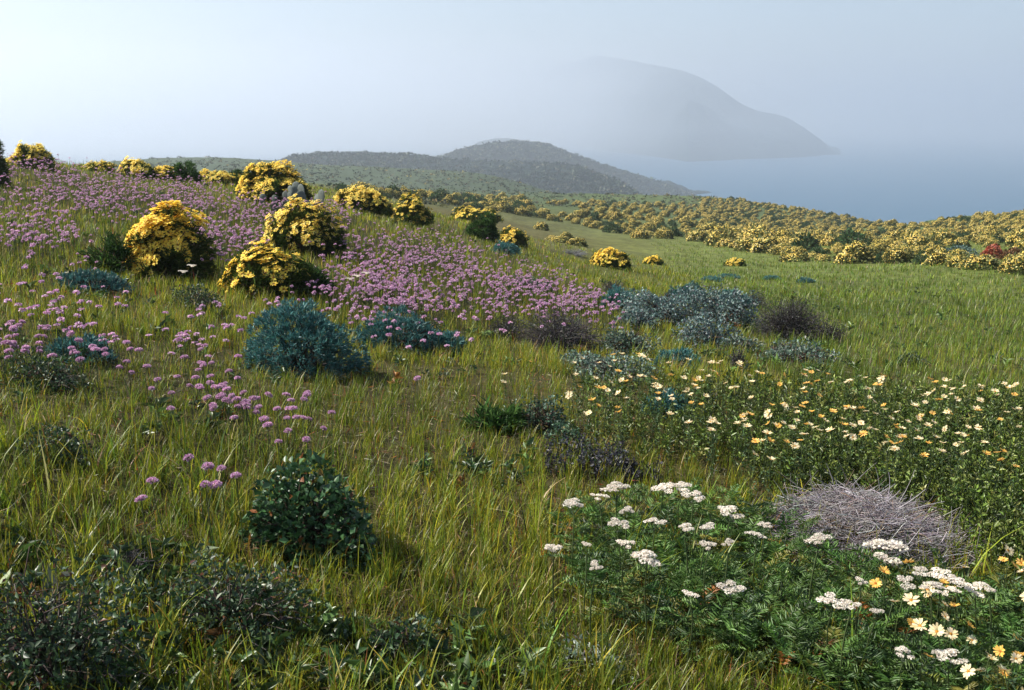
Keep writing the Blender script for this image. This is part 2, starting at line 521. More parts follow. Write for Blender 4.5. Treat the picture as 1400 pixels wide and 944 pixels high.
# ------------------------------------------------------------------ PLANT KITS
GOLD = [(3, (.89, .64, .09)), (2, (.90, .72, .18)), (1, (.84, .54, .05))]
PALEGOLD = [(3, (.85, .66, .19)), (2, (.84, .58, .11)), (1, (.86, .75, .38))]


def daisy_arrays(npet, R, cols, disc, rng, cup=.15, wfac=.36, disc_r=.24):
    """One composite flower facing +Z: arrays (V,F3,C)."""
    b = Bag()
    a = np.arange(npet) / npet * TAU + rng.normal(0, .08, npet)
    r = R * (1 + .1 * rng.normal(size=npet))
    dirs = np.stack([np.cos(a), np.sin(a), np.full(npet, cup) + .12 * rng.normal(size=npet)], 1)
    S = np.stack([-np.sin(a), np.cos(a), .15 * rng.normal(size=npet)], 1)
    L = r[:, None]; W = R * wfac
    up = np.array([0, 0, 1.0])
    V = np.stack([dirs * L * .16, dirs * L * .55 + S * W * .5, dirs * L * .92 + S * W * .33, dirs * L - up * L * .06,
                  dirs * L * .92 - S * W * .33, dirs * L * .55 - S * W * .5], 1)
    q = np.arange(npet)[:, None] * 6
    b.add(V, np.concatenate([q + [[0, 1, 5]], q + [[2, 3, 4]]]), np.repeat(tint(npet, cols, .1, rng), 6, 0))
    b.F4.append((q + [[1, 2, 4, 5]]))
    d = Bag()
    k = 9; an = np.arange(k) / k * TAU
    ring = np.stack([np.cos(an), np.sin(an), np.zeros(k)], 1) * R * disc_r
    Vd = np.concatenate([ring, ring * .65 + up * R * .11, [[0, 0, R * .14]]])
    i = np.arange(k); j = (i + 1) % k
    d.add(Vd, np.concatenate([np.stack([i, j, j + k], 1), np.stack([i, j + k, i + k], 1), np.stack([i + k, j + k, np.full(k, 2 * k)], 1)]), disc)
    return b, d


def frames(N, rng):
    """Rotation matrices whose third column is N."""
    N = unit(N); X = unit(np.cross(rnd_dir(len(N), rng), N)); Y = np.cross(N, X)
    return np.stack([X, Y, N], -1)


def scatter(bag, src, P, N, S, rng):
    """Copies of a Bag's arrays at P, facing N, scaled S."""
    V = np.concatenate(src.V); C = np.concatenate(src.C)
    R = frames(N, rng); n = len(P); S = np.broadcast_to(S, n)
    W = np.einsum('nij,kj->nki', R, V) * S[:, None, None] + P[:, None]
    C2 = (C[None] * (1 + .1 * rng.normal(size=(n, 1, 1)))).reshape(-1, 3)
    b0 = bag.n; off = np.arange(n)[:, None, None] * len(V) + b0
    for lst, dst in ((src.F3, bag.F3), (src.F4, bag.F4)):
        for f in lst: dst.append((f[None] + off).reshape(-1, f.shape[1]))
    bag.V.append(W.reshape(-1, 3)); bag.C.append(np.clip(C2, .003, .95)); bag.n += n * len(V)


def dome(n, w, d, h, rng, lump=.2, inner=.0, zmin=0.0, seed=0):
    """Points and outward normals of an uneven dome of width w, depth d, height h; inner: how far in the fill reaches."""
    u = rnd_dir(n, rng); u[:, 2] = zmin + (1 - zmin) * np.abs(u[:, 2])
    u = unit(u)
    f = 1 + lump * (N1(u[:, 0] * 2.1 + seed * 5.1, u[:, 1] * 2.1 + u[:, 2] * 1.7) + .6 * N2(u[:, 0] * 4.7 + seed, u[:, 1] * 4.7 - u[:, 2] * 3))
    f = np.maximum(f / (1 + .35 * lump), .3)
    rad = f * (1 - inner * rng.random(n) ** 1.6)
    s = np.array([w / 2, d / 2, h])
    return u * s * rad[:, None], unit(u / s)


def twigs(bag, n, w, d, h, rng, r0=.012, col=(.05, .035, .025), bend=.25, frac=.9, sides=4):
    P, _ = dome(n, w * frac, d * frac, h * frac, rng, .1)
    b0 = rng.normal(size=(n, 3)) * np.array([w * .06, d * .06, 0])
    t = np.linspace(0, 1, 5)[None, :, None]
    mid = b0[:, None] * (1 - t) + P[:, None] * t + np.array([0, 0, 1.0]) * (t * (1 - t)) * h * .5
    mid += rng.normal(size=(n, 5, 3)) * bend * .12 * h * t * (1 - .3 * t)
    R = r0 * (1 - .8 * t[..., 0]) * (.6 + .8 * rng.random((n, 1)))
    tubes(bag, mid, R, tint(n, [(1, col)], .2, rng), sides)


def make_shrub(style, w, h, seed, flowers=1.0, d=None):
    """Mesh parts {part: (mesh, material)} of a shrub of width w and height h, base at the origin."""
    rng = np.random.default_rng(seed)
    d = d or w * .85
    area = w * h * 2.2 + .05
    parts = {}
    fol, wood = Bag(), Bag()
    if style in ('coreopsis', 'green_coreopsis'):
        twigs(wood, int(34 + 40 * w), w, d, h, rng, .014, (.11, .075, .05), .45, .97)
        nc = int(260 * area)
        P, Nn = dome(nc, w, d, h * .96, rng, .3, .45, 0.0, seed)
        P[:, 2] = np.maximum(P[:, 2], .05 * h)
        k = 34
        PP = np.repeat(P, k, 0) + rng.normal(size=(nc * k, 3)) * .022
        DD = unit(np.repeat(Nn, k, 0) * .8 + np.array([0, 0, .45]) + rnd_dir(nc * k, rng) * .85)
        pal = [(3, (.06, .10, .022)), (2, (.09, .14, .028)), (1, (.04, .065, .02)), (.4, (.13, .15, .035))]
        if style == 'green_coreopsis': pal = [(3, (.055, .12, .03)), (2, (.085, .16, .04)), (1, (.03, .07, .02))]
        leaves(fol, PP, DD, rng.uniform(.05, .10, nc * k), rng.uniform(.004, .007, nc * k), tint(nc * k, pal, .22, rng), .1, .25, rng)
        parts['foliage'] = (fol, M_FEATH); parts['stem'] = (wood, M_WOOD)
    elif style == 'blue':
        twigs(wood, int(25 + 30 * w), w, d, h, rng, .008, (.06, .05, .04))
        nc = int(900 * area)
        P, Nn = dome(nc, w, d, h, rng, .16, .35, 0.0, seed)
        k = 14
        PP = np.repeat(P, k, 0) + rng.normal(size=(nc * k, 3)) * .008
        DD = unit(np.repeat(Nn, k, 0) * .75 + np.array([0, 0, .35]) + rnd_dir(nc * k, rng) * .75)
        leaves(fol, PP, DD, rng.uniform(.025, .05, nc * k), rng.uniform(.005, .010, nc * k),
               tint(nc * k, [(3, (.045, .150, .142)), (2, (.075, .205, .195)), (1, (.028, .10, .10)), (.5, (.16, .30, .28)), (.25, (.10, .09, .05))], .2, rng), .25, .1, rng)
        parts['foliage'] = (fol, M_LEAF); parts['branches'] = (wood, M_WOOD)
    elif style in ('leafy', 'leafy_small', 'greyleaf', 'blueleaf', 'mat'):
        twigs(wood, int(30 + 40 * w), w, d, h, rng, .007, (.07, .045, .035))
        per, LL, pal, ml = {
            'leafy': (6500, (.020, .040), [(3, (.036, .085, .032)), (2, (.055, .115, .045)), (1, (.022, .055, .024)), (.25, (.14, .10, .02)), (.15, (.16, .06, .02))], M_GLOSS),
            'leafy_small': (5200, (.014, .026), [(3, (.05, .10, .055)), (2, (.09, .14, .10)), (1, (.03, .06, .04)), (.3, (.13, .11, .04))], M_GLOSS),
            'greyleaf': (5200, (.013, .03), [(3, (.09, .145, .10)), (2, (.14, .20, .16)), (1, (.055, .09, .06)), (.4, (.13, .12, .10)), (.3, (.26, .30, .27))], M_LEAF),
            'blueleaf': (6200, (.014, .034), [(3, (.085, .145, .135)), (2, (.14, .20, .19)), (1, (.05, .085, .08)), (.8, (.12, .11, .11)), (.4, (.25, .29, .28))], M_LEAF),
            'mat': (6500, (.010, .02), [(3, (.22, .28, .22)), (2, (.30, .34, .28)), (1, (.12, .16, .11)), (.3, (.20, .14, .12))], M_LEAF)}[style]
        n = int(per * area)
        P, Nn = dome(n, w, d, h, rng, .28 if style == 'leafy' else .42, .42, 0.0, seed)
        DD = unit(Nn * .6 + rnd_dir(n, rng) * .9 + np.array([0, 0, .2]))
        L = rng.uniform(*LL, n)
        leaves(fol, P, DD, L, L * rng.uniform(.55, .9, n), tint(n, pal, .2, rng), .22, .12, rng)
        parts['foliage'] = (fol, ml); parts['branches'] = (wood, M_WOOD)
    elif style in ('twiggy', 'dark', 'greytwig'):
        n1 = int((380 if style != 'dark' else 130) * area + 30)
        col = {'twiggy': (.065, .055, .055), 'dark': (.06, .048, .042), 'greytwig': (.16, .155, .16)}[style]
        twigs(wood, n1, w, d, h, rng, .0045, col, .7, 1.0, 3)
        n = int((8200 if style != 'greytwig' else 3200) * area)
        P, Nn = dome(n, w, d, h, rng, .5, .55, 0.0, seed)
        pal = {'twiggy': [(3, (.045, .042, .042)), (2, (.075, .07, .07)), (1, (.05, .06, .04)), (.3, (.12, .11, .11))],
               'dark': [(3, (.020, .046, .018)), (2, (.034, .066, .028)), (1, (.055, .09, .04)), (.12, (.14, .16, .13)), (.35, (.11, .05, .03))],
               'greytwig': [(3, (.13, .17, .16)), (2, (.19, .21, .21)), (1, (.09, .11, .10)), (1, (.15, .14, .16))]}[style]
        L = rng.uniform(.008, .021, n) * (1.35 if style == 'dark' else 1)
        leaves(fol, P, unit(Nn * .4 + rnd_dir(n, rng) * .9 + np.array([0, 0, .25])), L, L * .5, tint(n, pal, .25, rng), .2, .1, rng)
        parts['foliage'] = (fol, M_LEAF); parts['branches'] = (wood, M_WOOD)
    elif style == 'sprig':       # upright dark purple sprigs
        ns = int(420 * w * d + 30)
        q = rng.uniform(-.5, .5, (ns, 2)) * [w, d]
        hh = h * rng.uniform(.5, 1, ns)
        t = np.linspace(0, 1, 4)[None, :, None]
        lean = rng.normal(size=(ns, 3)) * [.18, .18, 0] * hh[:, None]
        path = np.concatenate([q, np.zeros((ns, 1))], 1)[:, None] + lean[:, None] * t ** 1.5 + np.array([0, 0, 1.0]) * hh[:, None, None] * t
        tubes(wood, path, .0022 * (1.1 - t[..., 0]) * np.ones((ns, 1)), tint(ns, [(1, (.05, .045, .05))], .2, rng), 3)
        k = 26
        tt = rng.random((ns, k, 1)) * .85 + .15
        P = (np.concatenate([q, np.zeros((ns, 1))], 1)[:, None] + lean[:, None] * tt ** 1.5 + np.array([0, 0, 1.0]) * hh[:, None, None] * tt).reshape(-1, 3)
        n = ns * k
        L = rng.uniform(.012, .026, n)
        leaves(fol, P, unit(rnd_dir(n, rng) + np.array([0, 0, .7])), L, L * .5,
               tint(n, [(3, (.040, .036, .05)), (2, (.06, .058, .075)), (1, (.05, .065, .045)), (.3, (.13, .13, .15))], .2, rng), .25, .1, rng)
        parts['foliage'] = (fol, M_LEAF); parts['stems'] = (wood, M_WOOD)
    return parts, rng, d


FOOT = []      # where shrubs stand, so that no grass grows through them


def add_shrub(name, label, cat, x, y, wpx, hpx, style, seed, group=None, flowers=0, side=0.0, cover=1.0, parts_n=0, sparse=0, dist_back=.3, dfac=.85):
    """A shrub whose base shows at photo pixel (x, y), wpx wide and hpx high."""
    P, ok = hit(x, y)
    p = P[0]
    dep = float((p - EYE) @ FW)
    w, h = wpx * dep / FPX, hpx * dep / FPX * 1.02
    d = w * dfac
    fwd = np.array([p[0], p[1]]) / np.hypot(p[0], p[1])
    c = p.copy(); c[:2] += fwd * d * dist_back
    c[2] = float(ground(c[0], c[1]))
    # the crown's top where the photo shows it, above the base that stands a little farther back
    h = max((at(x, y - hpx, c[1])[2] - c[2] + .03) / (1.1 if flowers else 1.0), .45 * h)
    if style not in ('dark', 'sprig', 'mat'): FOOT.append((c[0], c[1], w * .5, d * .5))
    t = thing(name, label, cat, (c[0], c[1], c[2] - .02), group)
    parts, rng, d = make_shrub(style, w, h, seed, d=d)
    for k, (bag, mat) in parts.items():
        link(k, bag.mesh(k, mat), t)
    if flowers:
        flowers = int(flowers * 1.7)
        R = .036
        pet, disc = daisy_arrays(8, R, GOLD, (.30, .11, .01), rng, .12, .5, .3)
        both = Bag(); scatter(both, pet, np.zeros((1, 3)), np.array([[0, 0, 1.0]]), 1, np.random.default_rng(0))
        both = Bag()
        for s in (pet, disc):
            o0 = both.n
            both.V += s.V; both.C += s.C
            both.F3 += [f + o0 for f in s.F3]; both.F4 += [f + o0 for f in s.F4]; both.n += s.n
        n = flowers
        Q, Nn = dome(int(n * 2.1), w, d, h, rng, .26, .08, .1, seed)
        # flowers crowd the crown's top and the side turned to the sun (left), fewer low on the right
        score = .8 * Q[:, 2] / h + side * (-Q[:, 0] / (w / 2)) + .25 * rng.normal(size=len(Q)) + .35 * N3(Q[:, 0] / w * 5 + seed, Q[:, 1] / w * 5)
        if sparse: score = score * .5 + sparse * rng.normal(size=len(Q))
        o = np.argsort(-score)[:n]
        Q, Nn = Q[o], Nn[o]
        Q = Q + Nn * rng.uniform(.0, .05, (n, 1)) + np.array([0, 0, .03])
        Nd = unit(Nn + rnd_dir(n, rng) * .5 + np.array([-.25, 0, .5]))
        sz = rng.uniform(.8, 1.25, n)
        if parts_n:
            # flowers that face the viewer are parts of their own
            v = -fwd[0] * Q[:, 0] - fwd[1] * Q[:, 1] + .6 * Q[:, 2]
            oo = np.argsort(-v)
            pm = both.mesh('blossom', M_PETAL)
            fr = frames(Nd, rng)
            from mathutils import Matrix
            for i in oo[:parts_n]:
                bo = link('blossom', pm, t)
                M = Matrix([list(fr[i][r] * sz[i]) + [Q[i][r]] for r in range(3)] + [[0, 0, 0, 1]])
                bo.matrix_local = M
            rest = oo[parts_n:]
        else: rest = np.arange(n)
        if len(rest):
            bl = Bag(); scatter(bl, both, Q[rest], Nd[rest], sz[rest], rng)
            bo = link('blossoms', bl.mesh('blossoms', M_PETAL), t)
            props(bo, kind='stuff')
    return t, w, h


# ------------------------------------------------------------------ NEAR FLOWERING SHRUBS
SLOPE = 'golden flowering shrubs on the left slope'
YS = 'yellow_flower_shrub'
near_shrubs = [
    # name, label, x, y, w, h, style, flowers, side, sparse, parts_n
    (YS, 'rounded shrub crowded with golden daisies, bare dark green on its right side', 228, 384, 120, 98, 'coreopsis', 560, .42, 0, 100),
    (YS, 'wide low shrub with golden daisies only along its top, standing before the leafy blue bush', 362, 408, 112, 66, 'coreopsis', 130, .32, 0, 60),
    (YS, 'dark shrub with thinly scattered golden daisies, in front of the prickly pear', 418, 348, 116, 74, 'coreopsis', 260, .45, .3, 80),
    (YS, 'broad yellow shrub leaning over the prickly pear from behind', 372, 277, 112, 50, 'coreopsis', 420, .25, 0, 0),
    (YS, 'long yellow shrub in the middle of the slope, joined to a darker one', 497, 294, 92, 40, 'coreopsis', 420, .1, 0, 0),
    (YS, 'dark shrub with spaced yellow blooms at the right end of the long yellow shrub', 562, 308, 62, 40, 'coreopsis', 130, .2, .3, 0),
    (YS, 'yellow shrub just behind the flowerless bright green bush', 648, 306, 70, 24, 'coreopsis', 240, .1, 0, 0),
    (YS, 'yellow topped shrub just right of the flowerless bright green bush', 702, 337, 40, 24, 'coreopsis', 90, .3, 0, 0),
    (YS, 'yellow dome shrub on the crest against the pale sky beside the cut off bush', 44, 231, 60, 30, 'coreopsis', 260, .2, 0, 0),
    (YS, 'large yellow brown shrub on the crest below the far flat hill', 190, 243, 52, 27, 'coreopsis', 170, .3, 0, 0),
    (YS, 'small yellow shrub on the crest between a yellow brown shrub and a dark one', 223, 246, 34, 18, 'coreopsis', 110, .1, 0, 0),
    (YS, 'low yellow shrub on the crest between two dark green bushes', 293, 252, 62, 18, 'coreopsis', 260, .0, 0, 0),
    (YS, 'faint low yellow shrub at the lowest point of the left skyline', 135, 236, 42, 13, 'coreopsis', 100, .0, 0, 0),
    (YS, 'single golden dome shrub alone in the green meadow', 835, 367, 52, 25, 'coreopsis', 260, .35, 0, 0),
    (YS, 'small flat golden shrub right of the lone dome in the meadow', 893, 362, 27, 11, 'coreopsis', 70, .3, 0, 0),
    (YS, 'low orange brown shrub in the meadow in front of the far shrub belt', 1007, 364, 30, 9, 'coreopsis', 70, .1, 0, 0),
]
for i, (nm, lb, x, y, w_, h_, st, fl, sd, spz, pn) in enumerate(near_shrubs):
    add_shrub(nm, lb, 'shrub', x, y, w_, h_, st, 100 + i, SLOPE if x < 720 else 'golden shrubs in the meadow', fl, sd, 1, pn, spz)
GB = 'green_bush'
for i, (lb, x, y, w_, h_, st) in enumerate([
    ('feathery green bush without flowers, left of the big golden shrub', 152, 374, 62, 38, 'green_coreopsis'),
    ('small feathery green bush without flowers, right of the low golden topped shrub', 426, 408, 50, 42, 'green_coreopsis'),
    ('compact bright green bush without flowers in front of yellow shrubs', 660, 328, 46, 32, 'green_coreopsis'),
    ('tall dark bush cut off by the photo edge on the crest', -4, 256, 26, 64, 'coreopsis'),
    ('dark green bush on the crest, the wider of the two dark ones', 252, 249, 46, 22, 'green_coreopsis'),
    ('small dark green bush on the crest left of the shrub behind the prickly pear', 328, 252, 24, 19, 'green_coreopsis')]):
    add_shrub(GB, lb, 'bush', x, y, w_, h_, st, 140 + i, 'flowerless green bushes on the slope')

# ------------------------------------------------------------------ MID AND NEAR SHRUBS
mid = [
    ('blue_leaf_bush', 'big mounded blue green bush below the golden shrubs', 'bush', 415, 516, 172, 100, 'blue'),
    ('blue_leaf_bush', 'lower blue green bush right behind the big mounded one', 'bush', 545, 482, 120, 52, 'blue'),
    ('blue_leaf_bush', 'little blue green tuft right of the dark hollow on the slope', 'bush', 612, 486, 60, 26, 'blue'),
    ('blue_leaf_bush', 'long low blue green bush on the flowery slope under the feathery green bush', 'bush', 128, 402, 112, 30, 'blue'),
    ('blue_leaf_bush', 'flat blue green bush among sparse pink flowers, nearest the left edge', 'bush', 108, 496, 100, 32, 'blue'),
    ('blue_leaf_bush', 'pale teal bush among the cream daisies', 'bush', 912, 572, 76, 34, 'blue'),
    ('blue_leaf_bush', 'small teal bush at the left end of the grey shrub mound', 'bush', 846, 424, 50, 30, 'blue'),
    ('blue_leaf_bush', 'teal bush below the green bush among thick pink flowers', 'bush', 690, 348, 44, 16, 'blue'),
    ('blue_leaf_bush', 'faint teal bush in the meadow left of the lone golden dome', 'bush', 785, 350, 44, 10, 'greytwig'),
    ('dark_brush', 'dark brown twiggy brush at the foot of the pink flower slope', 'brush', 766, 480, 140, 58, 'twiggy'),
    ('dark_brush', 'thin dark brush at the left end of the brown brush', 'brush', 692, 464, 64, 34, 'twiggy'),
    ('dark_brush', 'dark brush capping the left end of the grey shrub mound', 'brush', 838, 402, 42, 20, 'twiggy'),
    ('dark_brush', 'dark brown brush forming the right slope of the grey shrub mound', 'brush', 1078, 466, 112, 62, 'twiggy'),
    ('dark_brush', 'dark brush at the top of the brown slope of the mound', 'brush', 1030, 420, 44, 20, 'twiggy'),
    ('dark_brush', 'small dark brush at the right foot of the grey shrub mound', 'brush', 1132, 470, 52, 32, 'twiggy'),
    ('dark_brush', 'dark brush behind the low blue green bush on the slope', 'brush', 580, 478, 62, 50, 'dark'),
    ('dark_brush', 'dark patch of brush under the big golden shrub', 'brush', 270, 428, 90, 34, 'dark'),
    ('dark_brush', 'small upright dark brush between the mound and the daisies', 'brush', 1008, 508, 30, 32, 'twiggy'),
    ('dark_brush', 'low dark brush alone in the meadow above the daisies', 'brush', 1248, 502, 56, 16, 'dark'),
    ('grey_shrub', 'grey blue shrub forming the main hump of the mound', 'shrub', 905, 444, 140, 54, 'blueleaf'),
    ('grey_shrub', 'grey blue shrub on the right of the mound below its teal cap', 'shrub', 988, 450, 110, 52, 'blueleaf'),
    ('grey_shrub', 'low spreading grey shrub in front of the mound', 'shrub', 962, 476, 96, 38, 'blueleaf'),
    ('grey_shrub', 'grey leafy shrub between the brown brush and the mound', 'shrub', 856, 488, 92, 46, 'greyleaf'),
    ('grey_shrub', 'long grey green leafy shrub in front of the dark brush', 'shrub', 1086, 498, 128, 32, 'greyleaf'),
    ('grey_shrub', 'grey leafy ground shrub at the upper edge of the daisies', 'shrub', 838, 522, 130, 36, 'greyleaf'),
    ('grey_shrub', 'teal grey shrub capping the middle of the mound', 'shrub', 940, 418, 66, 28, 'blue'),
    ('grey_shrub', 'teal grey shrub capping the right of the mound', 'shrub', 1000, 424, 54, 26, 'blue'),
    ('grey_shrub', 'low grey green plant between the mound and the low spreading shrub', 'shrub', 1010, 482, 70, 22, 'greyleaf'),
    ('grey_shrub', 'low grey green plant under the dark brush at the foot of the slope', 'shrub', 800, 505, 90, 22, 'greyleaf'),
    ('grey_shrub', 'small teal green plant at the lower edge of the low spreading shrub', 'shrub', 925, 503, 70, 20, 'blue'),
    ('grey_shrub', 'small grey plant between the teal bush and the main hump', 'shrub', 872, 452, 60, 28, 'blueleaf'),
    ('leafy_bush', 'low green leafy plants among lower pink flowers', 'bush', 720, 397, 90, 16, 'leafy_small'),
    ('leafy_bush', 'rounded dark leafy bush with shiny leaves in the open grass', 'bush', 418, 772, 190, 122, 'leafy'),
    ('leafy_bush', 'dark leafy bush with pale shiny leaves left of the daisies', 'bush', 738, 590, 96, 44, 'leafy_small'),
    ('leafy_bush', 'low green bush adjoining the dark leafy bush by the daisies', 'bush', 672, 592, 70, 26, 'green_coreopsis'),
    ('leafy_bush', 'low leafy bush at the lower end of the daisy patch', 'bush', 775, 612, 66, 28, 'leafy_small'),
    ('dark_shrub', 'black dark shrub filling the bottom corner of the meadow', 'shrub', 78, 990, 290, 215, 'dark'),
    ('dark_shrub', 'dark tangled shrub with white glints below the shiny leafy bush', 'shrub', 325, 892, 235, 112, 'dark'),
    ('dark_shrub', 'small dark shrub at the bottom edge in the tall grass', 'shrub', 545, 915, 120, 66, 'dark'),
    ('dark_shrub', 'dark low shrub hidden in grass beneath the sparse pink flowers', 'shrub', 85, 640, 120, 50, 'dark'),
    ('dark_shrub', 'dark flat shrub in grass at the far left below the blue bush', 'shrub', 60, 535, 140, 40, 'dark'),
    ('dark_shrub', 'brown twiggy tussock in the grass between the dark shrubs', 'shrub', 178, 800, 90, 48, 'twiggy'),
    ('purple_sprigs', 'clump of dark purple sprigs between grass and white yarrow', 'plant', 800, 650, 110, 44, 'sprig'),
    ('purple_sprigs', 'smaller clump of dark purple sprigs right of the first one', 'plant', 868, 662, 70, 30, 'sprig'),
    ('succulent_mat', 'mat of small pale succulent leaves at the bottom edge', 'plant', 795, 934, 130, 46, 'mat'),
]
for k, (x, y, w_) in enumerate([(995, 381, 38), (972, 385, 34), (1055, 383, 26), (1102, 387, 26)]):
    mid.append(('teal_plant', ['longest of the flat teal plants in the meadow', 'leftmost of the flat teal plants in the meadow',
                               'small flat teal plant second from the right in the meadow', 'rightmost of the flat teal plants in the meadow'][k], 'plant', x, y, w_, 5, 'blue'))
for i, (nm, lb, ct, x, y, w_, h_, st) in enumerate(mid):
    add_shrub(nm, lb, ct, x, y, w_, h_, st, 200 + i, {'blue_leaf_bush': 'blue green bushes', 'dark_brush': 'dark brush', 'grey_shrub': 'grey shrubs of the mound',
              'leafy_bush': 'leafy bushes', 'dark_shrub': 'dark low shrubs', 'teal_plant': 'flat teal plants', 'purple_sprigs': 'purple sprigs'}.get(nm))

# ------------------------------------------------------------------ PRICKLY PEAR
P, _ = hit(405, 290); p = P[0]; dep = float((p - EYE) @ FW)
pear = thing('prickly_pear', 'grey green prickly pear cactus in front of a yellow shrub', 'cactus', (p[0], p[1], p[2] - .03))


def pad_mesh(seed):
    rng = np.random.default_rng(seed)
    nu, nv = 10, 14
    b = Bag()
    u = np.linspace(0, math.pi, nu); v = np.arange(nv) / nv * TAU
    U, Vv = np.meshgrid(u, v, indexing='ij')
    prof = np.sin(U) * (.62 + .38 * (1 - np.cos(U)) / 2)
    X = np.stack([prof * np.cos(Vv) * .5 * .78, prof * np.sin(Vv) * .09, (1 - np.cos(U)) / 2], -1)
    f = []
    for i in range(nu - 1):
        for j in range(nv):
            f.append([i * nv + j, i * nv + (j + 1) % nv, (i + 1) * nv + (j + 1) % nv, (i + 1) * nv + j])
    c = np.array([.14, .16, .14]) * (1 + .1 * rng.normal(size=(nu * nv, 1)))
    b.add(X, f, c)
    # spine clusters
    k = 110
    uu = rng.uniform(.3, 2.9, k); vv = rng.random(k) * TAU
    pr = np.sin(uu) * (.62 + .38 * (1 - np.cos(uu)) / 2)
    S = np.stack([pr * np.cos(vv) * .39, pr * np.sin(vv) * .09, (1 - np.cos(uu)) / 2], -1)
    leaves(b, S, unit(np.stack([np.cos(vv) * .3, np.sin(vv), rng.normal(size=k) * .3], -1)), .07, .008, np.array([.4, .38, .33]), .1, 0, rng)
    return b.mesh('pad', M_SCRUB, False)


pads = [pad_mesh(s) for s in range(3)]
rg = np.random.default_rng(5)
for i in range(26):
    x = rg.uniform(-.55, .5); sz = rg.uniform(.15, .23)
    lvl = 0 if i < 13 else (1 if i < 22 else 2)
    if lvl == 2: x = rg.uniform(-.05, .2)
    o = link('pad', pads[i % 3], pear)
    o.location = (x, rg.uniform(-.15, .15), lvl * .14 + rg.uniform(0, .03)); o.scale = (sz * 1.05, sz, sz)
    o.rotation_euler = (rg.normal(0, .25), rg.normal(0, .35), rg.uniform(-.9, .9))

# ------------------------------------------------------------------ GREY DEAD TWIG PILE
P, _ = hit(1180, 772); p = P[0]; dep = float((p - EYE) @ FW)
wv = 285 * dep / FPX
fwd = np.array([p[0], p[1], 0]) / np.hypot(p[0], p[1])
c = p + fwd * .26; c[2] = float(ground(c[0], c[1]))
hv_ = max(.10, at(1180, 688, c[1])[2] - c[2])
pile = thing('brush_pile', 'grey heap of dead bare twigs behind the white yarrow', 'brush pile', c)
rng = np.random.default_rng(31)


def pile_surf(x, y):
    e = (x / (wv * .5)) ** 2 + (y / .36) ** 2
    side = 1 - .35 * np.clip(x / (wv * .5), 0, 1)
    return hv_ * 1.0 * np.maximum(0, 1 - e) ** .6 * side * (1 + .3 * N1(x * 4 + 3, y * 4))


for part, n, cols in (('twigs', 2100, [(3, (.20, .18, .19)), (2, (.28, .26, .27)), (1.6, (.11, .09, .095)), (.4, (.42, .40, .40)), (.5, (.16, .11, .07))]),
                      ('dark_twigs', 700, [(1, (.06, .05, .05)), (1, (.10, .085, .085))])):
    b = Bag()
    q = rng.uniform(-1, 1, (n * 2, 2)); q = q[(q ** 2).sum(1) < 1][:n]; n = len(q)
    x = q[:, 0] * wv * .5; y = q[:, 1] * .36
    top = pile_surf(x, y)
    z = top * (rng.uniform(.75, 1.02, n) if part == 'twigs' else rng.uniform(0, .85, n))
    L = rng.uniform(.06, .26, n)
    a = rng.normal(0, .7, n) + np.where(rng.random(n) < .35, rng.uniform(0, math.pi, n), 0) - .35 * np.sign(x) * 0
    t = np.linspace(-.5, .5, 6)[None, :, None]
    D = np.stack([np.cos(a), np.sin(a) * .8, rng.normal(0, .22, n) - .25 * x / wv], 1)
    side = rnd_dir(n, rng) * L[:, None] * .22
    path = np.stack([x, y, z], 1)[:, None] + D[:, None] * L[:, None, None] * t + side[:, None] * (4 * t * t - .5) + rng.normal(size=(n, 6, 3)) * .005
    path[..., 2] = np.maximum(path[..., 2], .0)
    tubes(b, path, rng.uniform(.0008, .0020, (n, 1)) * np.linspace(1, .5, 6), tint(n, cols, .2, rng), 3)
    if part == 'twigs':      # loose upright ends along the rim
        n2 = 420
        x = rng.uniform(-.62, .66, n2) * wv; y = rng.uniform(-.42, .36, n2); z = pile_surf(x, y)
        L = rng.uniform(.04, .19, n2); t = np.linspace(0, 1, 5)[None, :, None]
        D = unit(np.stack([rng.normal(0, .7, n2) - .5 * (x < 0) + .7 * (x > .2), rng.normal(0, .4, n2), np.abs(rng.normal(.6, .4, n2))], 1))
        path = np.stack([x, y, z * .9], 1)[:, None] + D[:, None] * L[:, None, None] * t + rnd_dir(n2, rng)[:, None] * L[:, None, None] * .3 * t * t
        tubes(b, path, .0022 * np.linspace(1, .35, 5) * np.ones((n2, 1)), tint(n2, cols, .15, rng), 3)
    link(part, b.mesh(part, M_WOOD), pile)

